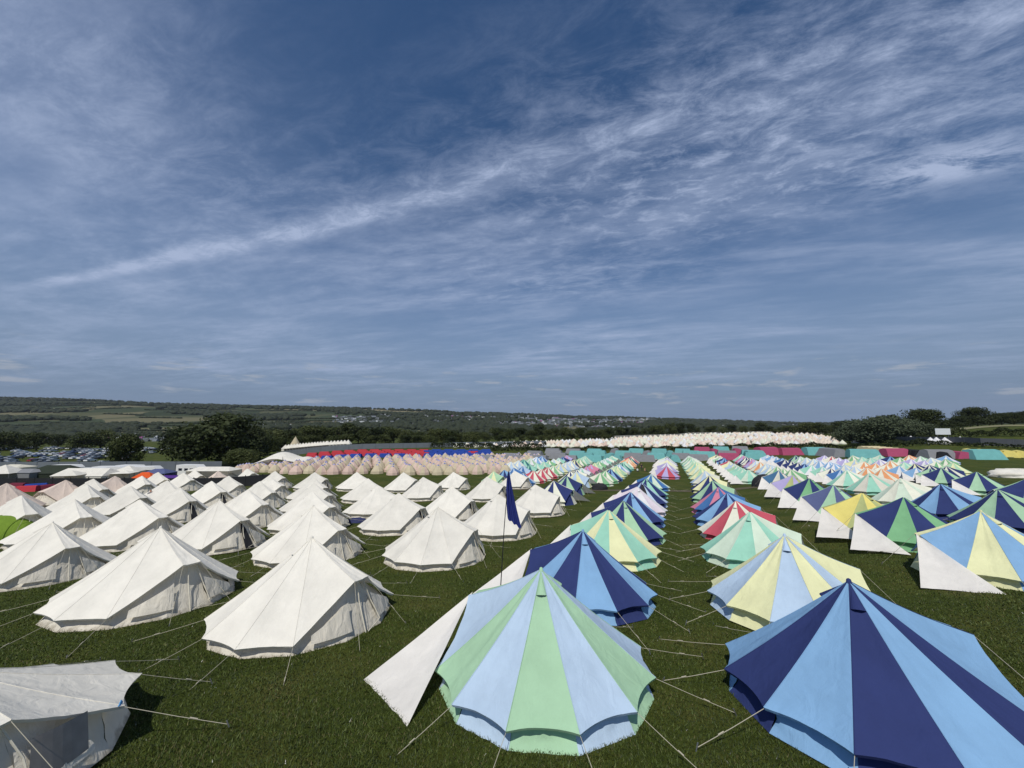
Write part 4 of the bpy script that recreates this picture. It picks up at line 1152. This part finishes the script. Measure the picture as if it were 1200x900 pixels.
X, Y = hit(-8, 634, 0); dome_tent('dome_tent', 'lime green pop up tent at the left edge with its maroon door open', X, Y, 2.0, 1.4, 1.5, canvas('nylon_lime', rgb(140, 172, 62), .3, .6), .3, 'tent', canvas('nylon_maroon', rgb(96, 40, 44)))
X, Y = hit(897, 570, 0); dome_tent('dome_tent', 'black domed tent in the gap before the far right block', X, Y, 1.9, 1.5, 1.7, BLACKM, .4)
def bundle(label, px, py, w, d, h, mat, seed, name='bag', cat='bag', grp=None):
    X, Y = hit(px, py, 0)
    P = []
    for i in range(13):
        row = []; th = PI * i / 12 * .5
        for j in range(17):
            a = 2 * PI * j / 16; r = math.cos(th) ** .5 if i < 12 else 0
            k = 1 + .25 * mnoise.noise(Vector((math.cos(a) * 2, math.sin(a) * 2 + i * .3, seed)))
            row.append((w / 2 * r * k * math.cos(a), d / 2 * r * k * math.sin(a), h * math.sin(th) * k))
        P.append(row)
    mb = MB(); mb.grid(P); o = obj(name, mb.mesh(name, [mat], True), None, (X, Y, gz(X, Y))); tag(o, label, cat, grp); return o
NAVYC = simple('navy_cloth', rgb(36, 44, 84), .85)
bundle('dark blue bundle of bedding lying between two white tents', 417, 612, 1.7, 1.0, .32, NAVYC, 3, 'bundle', 'bedding')
bundle('black bags heaped beside a white tent door left of centre', 453, 609, .8, .6, .45, BLACKM, 4)
bundle('black rubbish bags heaped beside the yellow and pale blue tent', 703, 574, 2.4, 1.4, .9, BLACKM, 5)
bundle('white tarpaulin heaped on the open grass at the right edge', 1193, 559, 9, 5, 1.3, WHITE, 6, 'tarpaulin', 'tarpaulin')
bundle('black bag leaning at the opened door of a white tent', 236, 636, .6, .5, .7, BLACKM, 7)
bundle('dark bag by the foot of a white awning on the right', 973-0, 578, .7, .5, .5, BLACKM, 8)
# dark blankets airing over the seventh tent
X, Y = hit(752.5, 565, 2.4)
P = []
for i in range(13):
    row = []
    for j in range(9):
        s = i / 12; r = .35 + s * 2.0; a = LEFT + PI/2 - .25 + j / 8 * .55 + .1
        row.append((X + r * math.cos(a) * 1.02, Y + r * math.sin(a) * 1.02, gz(X, Y) + 2.4 - r * .80 + .09 + .03 * math.sin(j * 1.3 + i)))
    P.append(row)
mb = MB(); mb.grid(P); o = obj('blanket', mb.mesh('blanket', [BLACKM], True)); tag(o, 'dark blanket airing over the seventh tent left of the rope lane', 'blanket')

# ------------------------------------------------------------------ people
def person_mesh(name, pose):
    """one continuous skinned body"""
    if pose == 'stand':
        J = {'pel':(0,0,.95),'wst':(0,0,1.12),'chest':(0,.01,1.36),'neck':(0,.0,1.5),'head':(0,-.02,1.60),'crown':(0,-.02,1.72),
             'shl':(.19,0,1.42),'ell':(.25,.03,1.13),'wrl':(.25,-.08,.88),'hdl':(.25,-.11,.79),'shr':(-.19,0,1.42),'elr':(-.26,.03,1.14),'wrr':(-.2,-.16,.95),'hdr':(-.18,-.22,.90),
             'hpl':(.1,0,.9),'knl':(.11,-.03,.5),'anl':(.12,.02,.09),'tol':(.13,-.15,.04),'hpr':(-.1,0,.9),'knr':(-.12,-.04,.5),'anr':(-.13,.02,.09),'tor':(-.14,-.15,.04)}
    else:
        J = {'pel':(0,0,.14),'wst':(0,.02,.32),'chest':(0,-.02,.56),'neck':(0,-.05,.70),'head':(0,-.09,.79),'crown':(0,-.11,.91),
             'shl':(.19,-.02,.62),'ell':(.27,-.14,.38),'wrl':(.2,-.36,.36),'hdl':(.15,-.44,.38),'shr':(-.19,-.02,.62),'elr':(-.27,-.12,.37),'wrr':(-.2,-.34,.34),'hdr':(-.15,-.42,.37),
             'hpl':(.1,-.03,.13),'knl':(.17,-.42,.42),'anl':(.15,-.60,.09),'tol':(.16,-.76,.04),'hpr':(-.1,-.03,.13),'knr':(-.18,-.4,.40),'anr':(-.16,-.62,.09),'tor':(-.17,-.78,.04)}
    Ed = [('pel','wst'),('wst','chest'),('chest','neck'),('neck','head'),('head','crown'),('chest','shl'),('shl','ell'),('ell','wrl'),('wrl','hdl'),('chest','shr'),('shr','elr'),('elr','wrr'),('wrr','hdr'),
          ('pel','hpl'),('hpl','knl'),('knl','anl'),('anl','tol'),('pel','hpr'),('hpr','knr'),('knr','anr'),('anr','tor')]
    rad = {'pel':.14,'wst':.13,'chest':.15,'neck':.055,'head':.10,'crown':.075,'shl':.06,'shr':.06,'ell':.045,'elr':.045,'wrl':.032,'wrr':.032,'hdl':.04,'hdr':.04,'hpl':.09,'hpr':.09,'knl':.062,'knr':.062,'anl':.045,'anr':.045,'tol':.04,'tor':.04}
    ks = list(J); me = bpy.data.meshes.new(name); me.from_pydata([J[k] for k in ks], [(ks.index(a), ks.index(b)) for a, b in Ed], [])
    o = bpy.data.objects.new(name, me); COL.objects.link(o)
    md = o.modifiers.new('skin', 'SKIN')
    for k, sv in zip(ks, me.skin_vertices[0].data): sv.radius = (rad[k], rad[k] * (.8 if k in ('chest','wst','pel') else 1)); sv.use_root = (k == 'pel')
    sb = o.modifiers.new('sub', 'SUBSURF'); sb.levels = 1; sb.render_levels = 1
    dg = bpy.context.evaluated_depsgraph_get(); ev = o.evaluated_get(dg); m2 = bpy.data.meshes.new_from_object(ev)
    bpy.data.objects.remove(o); m2.name = name
    m2.materials.clear()
    for i in range(4): m2.materials.append(None)
    hz, nz_, tz = (1.66, 1.47, .93) if pose == 'stand' else (.86, .68, .16)
    for p in m2.polygons:
        c = p.center
        if pose == 'stand': mi = 3 if (c.z > 1.66 or (c.z > 1.56 and c.y > .03)) else 0 if c.z > 1.47 else (0 if abs(c.x) > .17 and c.z < 1.15 and c.z > .7 else 1 if c.z > .95 else 2)
        else: mi = 3 if (c.z > .86 or (c.z > .76 and c.y > -.03)) else 0 if c.z > .69 else (0 if (c.y < -.2 and c.z > .3 and abs(c.x) < .3 and c.y > -.5 and c.z < .42 and abs(c.x) < .22 and False) else 2 if (c.y < -.2 or c.z < .2) else 1)
        p.material_index = mi; p.use_smooth = True
    return m2
SKIN = simple('skin', rgb(190, 140, 116), .6, 0, .05); HAIR = simple('hair_dark', rgb(44, 32, 26), .7)
PM = {k: person_mesh('person_' + k, k) for k in ('stand', 'sit')}
def person(px, py, pose, shirt, trousers, rz, label, grp=None):
    X, Y = hit(px, py, 0); o = obj('person', PM[pose], None, (X, Y, gz(X, Y))); o.rotation_euler = (0, 0, rz)
    slot(o, [SKIN, simple('shirt_%d_%d_%d' % shirt, rgb(*shirt), .85), simple('trousers_%d_%d_%d' % trousers, rgb(*trousers), .85), HAIR]); tag(o, label, 'person', grp); return o
person(175, 594, 'stand', (120, 120, 125), (40, 42, 50), .4, 'person in a grey top walking between white tents on the left')
person(232, 640, 'sit', (26, 27, 32), (30, 32, 40), 1.0, 'person in black sitting in the opened doorway of a white tent')
person(190, 633, 'sit', (36, 36, 40), (30, 30, 36), 2.4, 'person in dark clothes sitting under a white tent porch, left one')
person(196, 634, 'sit', (60, 54, 50), (30, 30, 36), 2.0, 'person in brown sitting under a white tent porch, right one')
for i, (px, py, c, ps) in enumerate([(752,552,(40,40,44),'stand'),(755.5,553,(190,150,120),'sit'),(747,553,(210,210,205),'sit'),(761,541,(60,60,70),'stand'),(766,540.5,(150,70,60),'sit'),(769,540.5,(210,210,210),'sit'),
        (839,547.5,(30,30,34),'stand'),(843.5,549.5,(30,32,38),'stand'),(848.5,552.5,(28,28,30),'sit'),(1116,554,(230,230,225),'stand'),(1112,554,(70,60,60),'stand')]):
    person(px, py, ps, c, (36, 40, 52), i * 1.3, ['person in black standing by the far yellow tents left of the lane','person in tan sitting beside the one in black left of the lane','person in white sitting on the grass left of the lane','person in dark top standing far up the walkway left of the lane',
       'person in red sitting far up the walkway left of the lane','person in white sitting far up the walkway left of the lane','person in black standing before white awnings, leftmost of three','person in black standing before white awnings, middle of three','person in black sitting before white awnings, rightmost of three',
       'person in white standing by the orange tent at the right','person in brown standing by the orange tent at the right'][i])

# pieces of a camp kitchen by the orange tent
X, Y = hit(1117, 552, 0); t = thing('table', 'small folding table beside the orange and red tent', 'table', (X, Y, gz(X, Y)), .3)
mb = MB(); mb.box(-.9, -.4, .7, .9, .4, .74); obj('table_top', mb.mesh('table_top', [simple('table_wood', rgb(170, 140, 100), .6)]), t)
for sx in (-.8, .8):
    for sy in (-.32, .32):
        mb = MB(); mb.tube([(sx, sy, 0), (sx, sy, .7)], .02, 6); obj('leg', mb.mesh('table_leg', [PEG]), t)

# ------------------------------------------------------------------ air
mb = MB(); mb.box(-7200, -120, -24, 7200, 5600, 300)
hm, hnt, HN, HL = new_mat('haze_air')
ho = HN.new('ShaderNodeOutputMaterial'); hv = HN.new('ShaderNodeVolumePrincipled')
hv.inputs['Color'].default_value = (.80, .87, 1.0, 1); hv.inputs['Density'].default_value = HAZE; hv.inputs['Anisotropy'].default_value = .2
HL.new(hv.outputs[0], ho.inputs['Volume'])
hz_ = obj('haze', mb.mesh('haze', [hm])); hz_['kind'] = 'stuff'; hz_['label'] = 'thin summer haze over the valley'; hz_['category'] = 'haze'
# ------------------------------------------------------------------ sky, sun, camera
SUN_EL = R(56); sun_from = Vector((-.26, -.966))
W = bpy.data.worlds.new('World'); S.world = W; W.use_nodes = True
nt = W.node_tree; N = nt.nodes; L = nt.links; N.clear()
out = N.new('ShaderNodeOutputWorld'); bg = N.new('ShaderNodeBackground'); bg.inputs[1].default_value = .075
sky = N.new('ShaderNodeTexSky'); sky.sky_type = 'NISHITA'; sky.sun_disc = False; sky.sun_elevation = SUN_EL
sky.sun_rotation = math.atan2(sun_from.x, sun_from.y) ; sky.air_density = 1.0; sky.dust_density = .6; sky.ozone_density = 3.5; sky.altitude = 100
tc = N.new('ShaderNodeTexCoord'); sep = N.new('ShaderNodeSeparateXYZ'); L.new(tc.outputs['Generated'], sep.inputs[0])
def M(op, a, b=None, c=None):
    n = N.new('ShaderNodeMath'); n.operation = op
    for i, v in enumerate((a, b, c)):
        if v is None: continue
        if isinstance(v, (int, float)): n.inputs[i].default_value = v
        else: L.new(v, n.inputs[i])
    return n.outputs[0]
zc = M('MAXIMUM', M('ADD', sep.outputs[2], .06), .03)
cx = M('DIVIDE', sep.outputs[0], zc); cy = M('DIVIDE', sep.outputs[1], zc)
def skyxy(px, py):
    v = Vector((ray(px, py)[0], 1, ray(px, py)[1])).normalized(); z = max(v.z + .06, .03); return Vector((v.x / z, v.y / z))
SA, SB, SM = skyxy(45, 333), skyxy(640, 188), skyxy(400, 256)
D = (SB - SA).normalized(); LEN = (SB - SA).length
bow = (SM - SA).dot(Vector((-D.y, D.x))); am = (SM - SA).dot(D) / LEN; KB = bow / (am * (1 - am))
al = M('ADD', M('MULTIPLY', cx, D.x), M('MULTIPLY', cy, D.y)); ac = M('ADD', M('MULTIPLY', cx, -D.y), M('MULTIPLY', cy, D.x))
def cloudnoise(sa, sb, scale, detail, rough, dist, off):
    cb = N.new('ShaderNodeCombineXYZ'); L.new(M('MULTIPLY_ADD', al, sa, off), cb.inputs[0]); L.new(M('MULTIPLY_ADD', ac, sb, off * .7), cb.inputs[1])
    n = N.new('ShaderNodeTexNoise'); n.inputs['Scale'].default_value = scale; n.inputs['Detail'].default_value = detail; n.inputs['Roughness'].default_value = rough; n.inputs['Distortion'].default_value = dist
    L.new(cb.outputs[0], n.inputs['Vector']); return n.outputs['Fac']
def mr(src, a, b, c=0, d=1):
    n = N.new('ShaderNodeMapRange'); n.interpolation_type = 'SMOOTHSTEP'; L.new(src, n.inputs[0]); n.inputs[1].default_value = a; n.inputs[2].default_value = b; n.inputs[3].default_value = c; n.inputs[4].default_value = d; return n.outputs[0]
def spot(px, py, r1x, r2y):          # soft patch of sky round a direction, sizes in plane units along / across the wind
    c = skyxy(px, py); a0 = c.dot(D); b0 = c.dot(Vector((-D.y, D.x)))
    e = M('ADD', M('POWER', M('ABSOLUTE', M('DIVIDE', M('SUBTRACT', al, a0), r1x)), 2.0), M('POWER', M('ABSOLUTE', M('DIVIDE', M('SUBTRACT', ac, b0), r2y)), 2.0))
    return M('POWER', 2.718, M('MULTIPLY', e, -1.0))
n_broad = cloudnoise(.8, 1.5, 1.0, 10, .64, .35, 3.1)
n_comb = cloudnoise(.9, 3.4, 1.1, 9, .68, .3, 11.3)
n_fleck = cloudnoise(4.2, 6.4, 2.0, 6, .68, .35, 5.7)
n_fine = cloudnoise(2.2, 4.0, 2.2, 10, .72, .4, 15.3)
cov = mr(cloudnoise(.5, .7, .7, 3, .5, .3, 23.0), .36, .64)
c1 = mr(n_broad, .40, .80); c2 = mr(n_comb, .42, .82); c3 = mr(n_fleck, .46, .74); c4 = mr(n_fine, .36, .80)
A0 = SA.dot(D); B0 = SA.dot(Vector((-D.y, D.x)))
tt = M('DIVIDE', M('SUBTRACT', al, A0), LEN)
off = M('SUBTRACT', M('SUBTRACT', ac, B0), M('MULTIPLY', M('MULTIPLY', tt, M('SUBTRACT', 1.0, tt)), KB))
off = M('ADD', off, M('MULTIPLY_ADD', n_broad, .16, -.08))
wid = M('MULTIPLY_ADD', M('ABSOLUTE', tt), .05, .045)
band = M('MULTIPLY', M('POWER', 2.718, M('MULTIPLY', M('POWER', M('ABSOLUTE', M('DIVIDE', off, wid)), 2.0), -1.0)), M('MULTIPLY', mr(tt, -.15, .1), mr(tt, .75, 1.6, 1, 0)))
band = M('MULTIPLY', band, M('MULTIPLY_ADD', c4, .7, .45))
skirt = M('MULTIPLY', M('MULTIPLY', mr(off, -.75, .02), mr(off, .0, .12, 1, 0)), mr(tt, -.1, .5))
def add(*xs):
    r = xs[0]
    for x in xs[1:]: r = M('ADD', r, x)
    return r
clear = spot(480, 95, .75, .42); clear2 = spot(690, 20, .5, .35)
veil = add(M('MULTIPLY', c1, .58), M('MULTIPLY', c2, .36), M('MULTIPLY', M('MULTIPLY', c4, cov), .25))
veil = M('MULTIPLY', veil, M('MULTIPLY_ADD', cov, .50, .52))
veil = M('MULTIPLY', veil, M('MAXIMUM', M('SUBTRACT', 1.0, M('MULTIPLY', add(clear, clear2), .85)), .06))
veil = add(veil, M('MULTIPLY', band, .82), M('MULTIPLY', M('MULTIPLY', skirt, c4), .22),
           M('MULTIPLY', M('MULTIPLY', spot(840, 215, .75, .42), c3), .62), M('MULTIPLY', M('MULTIPLY', spot(1060, 100, .9, .34), c4), .75),
           M('MULTIPLY', M('MULTIPLY', spot(1110, 195, .22, .12), mr(n_fine, .34, .56)), .85), M('MULTIPLY', M('MULTIPLY', spot(80, 120, .5, .5), M('MULTIPLY_ADD', c4, .6, .4)), .50),
           M('MULTIPLY', M('MULTIPLY', spot(690, 330, .8, .28), c4), .40), M('MULTIPLY', M('MULTIPLY', spot(250, 340, 1.5, .8), M('MULTIPLY_ADD', c1, .6, .4)), .22))
hz = mr(sep.outputs[2], 0.0, .40, 1, 0)                                   # veil thickens towards the horizon
veil = M('MINIMUM', M('ADD', M('MULTIPLY', veil, M('MULTIPLY_ADD', mr(sep.outputs[2], .03, .16), .75, .25)), M('ADD', M('MULTIPLY', hz, .17), M('MULTIPLY', M('MULTIPLY', mr(sep.outputs[2], .05, .16), mr(sep.outputs[2], .26, .60, 1, 0)), .15))), 1)
# small low cumulus near the skyline
az = N.new('ShaderNodeMath'); az.operation = 'ARCTAN2'; L.new(sep.outputs[0], az.inputs[0]); L.new(sep.outputs[1], az.inputs[1])
cb = N.new('ShaderNodeCombineXYZ'); L.new(M('MULTIPLY', az.outputs[0], 9), cb.inputs[0]); L.new(M('MULTIPLY', sep.outputs[2], 62), cb.inputs[1])
nq = N.new('ShaderNodeTexNoise'); nq.inputs['Scale'].default_value = 1; nq.inputs['Detail'].default_value = 6; nq.inputs['Roughness'].default_value = .6; L.new(cb.outputs[0], nq.inputs['Vector'])
cu = M('MULTIPLY', mr(nq.outputs['Fac'], .55, .68), M('MULTIPLY', mr(sep.outputs[2], .03, .055), mr(sep.outputs[2], .10, .17, 1, 0)))
mixc = N.new('ShaderNodeMix'); mixc.data_type = 'RGBA'; L.new(M('MULTIPLY', veil, .90), mixc.inputs[0])
deck = N.new('ShaderNodeMix'); deck.data_type = 'RGBA'; L.new(mr(sep.outputs[2], -.02, .42, .95, 0), deck.inputs[0]); L.new(sky.outputs[0], deck.inputs[6]); deck.inputs[7].default_value = (2.0, 2.75, 4.0, 1)
L.new(deck.outputs[2], mixc.inputs[6]); mixc.inputs[7].default_value = (6.0, 6.9, 8.9, 1)
mix2 = N.new('ShaderNodeMix'); mix2.data_type = 'RGBA'; L.new(M('MULTIPLY', cu, .5), mix2.inputs[0]); L.new(mixc.outputs[2], mix2.inputs[6]); mix2.inputs[7].default_value = (6.0, 6.3, 6.8, 1)
hsv = N.new('ShaderNodeHueSaturation'); hsv.inputs['Saturation'].default_value = 1.20; hsv.inputs['Hue'].default_value = .502; hsv.inputs['Value'].default_value = 1.02; L.new(mix2.outputs[2], hsv.inputs['Color']); L.new(hsv.outputs[0], bg.inputs[0]); L.new(bg.outputs[0], out.inputs[0])

sd = bpy.data.lights.new('sun', 'SUN'); sd.energy = 3.5; sd.angle = R(.53); sd.color = (1, .955, .88)
so = bpy.data.objects.new('sun', sd); COL.objects.link(so)
dirv = Vector((sun_from.x * math.cos(SUN_EL), sun_from.y * math.cos(SUN_EL), math.sin(SUN_EL)))
so.rotation_euler = dirv.to_track_quat('Z', 'Y').to_euler(); so.location = dirv * 60

cd = bpy.data.cameras.new('camera'); cd.sensor_width = 36; cd.lens = F * 36; cd.clip_end = 12000; cd.clip_start = .1
co = bpy.data.objects.new('camera', cd); COL.objects.link(co); co.location = (0, 0, CAM_H); co.rotation_euler = (R(90) + PITCH, 0, 0); S.camera = co
S.render.engine = 'CYCLES'; S.render.resolution_x = 1024; S.render.resolution_y = 768
S.view_settings.view_transform = 'Standard'; S.view_settings.look = 'None'; S.view_settings.exposure = 0; S.view_settings.gamma = 1
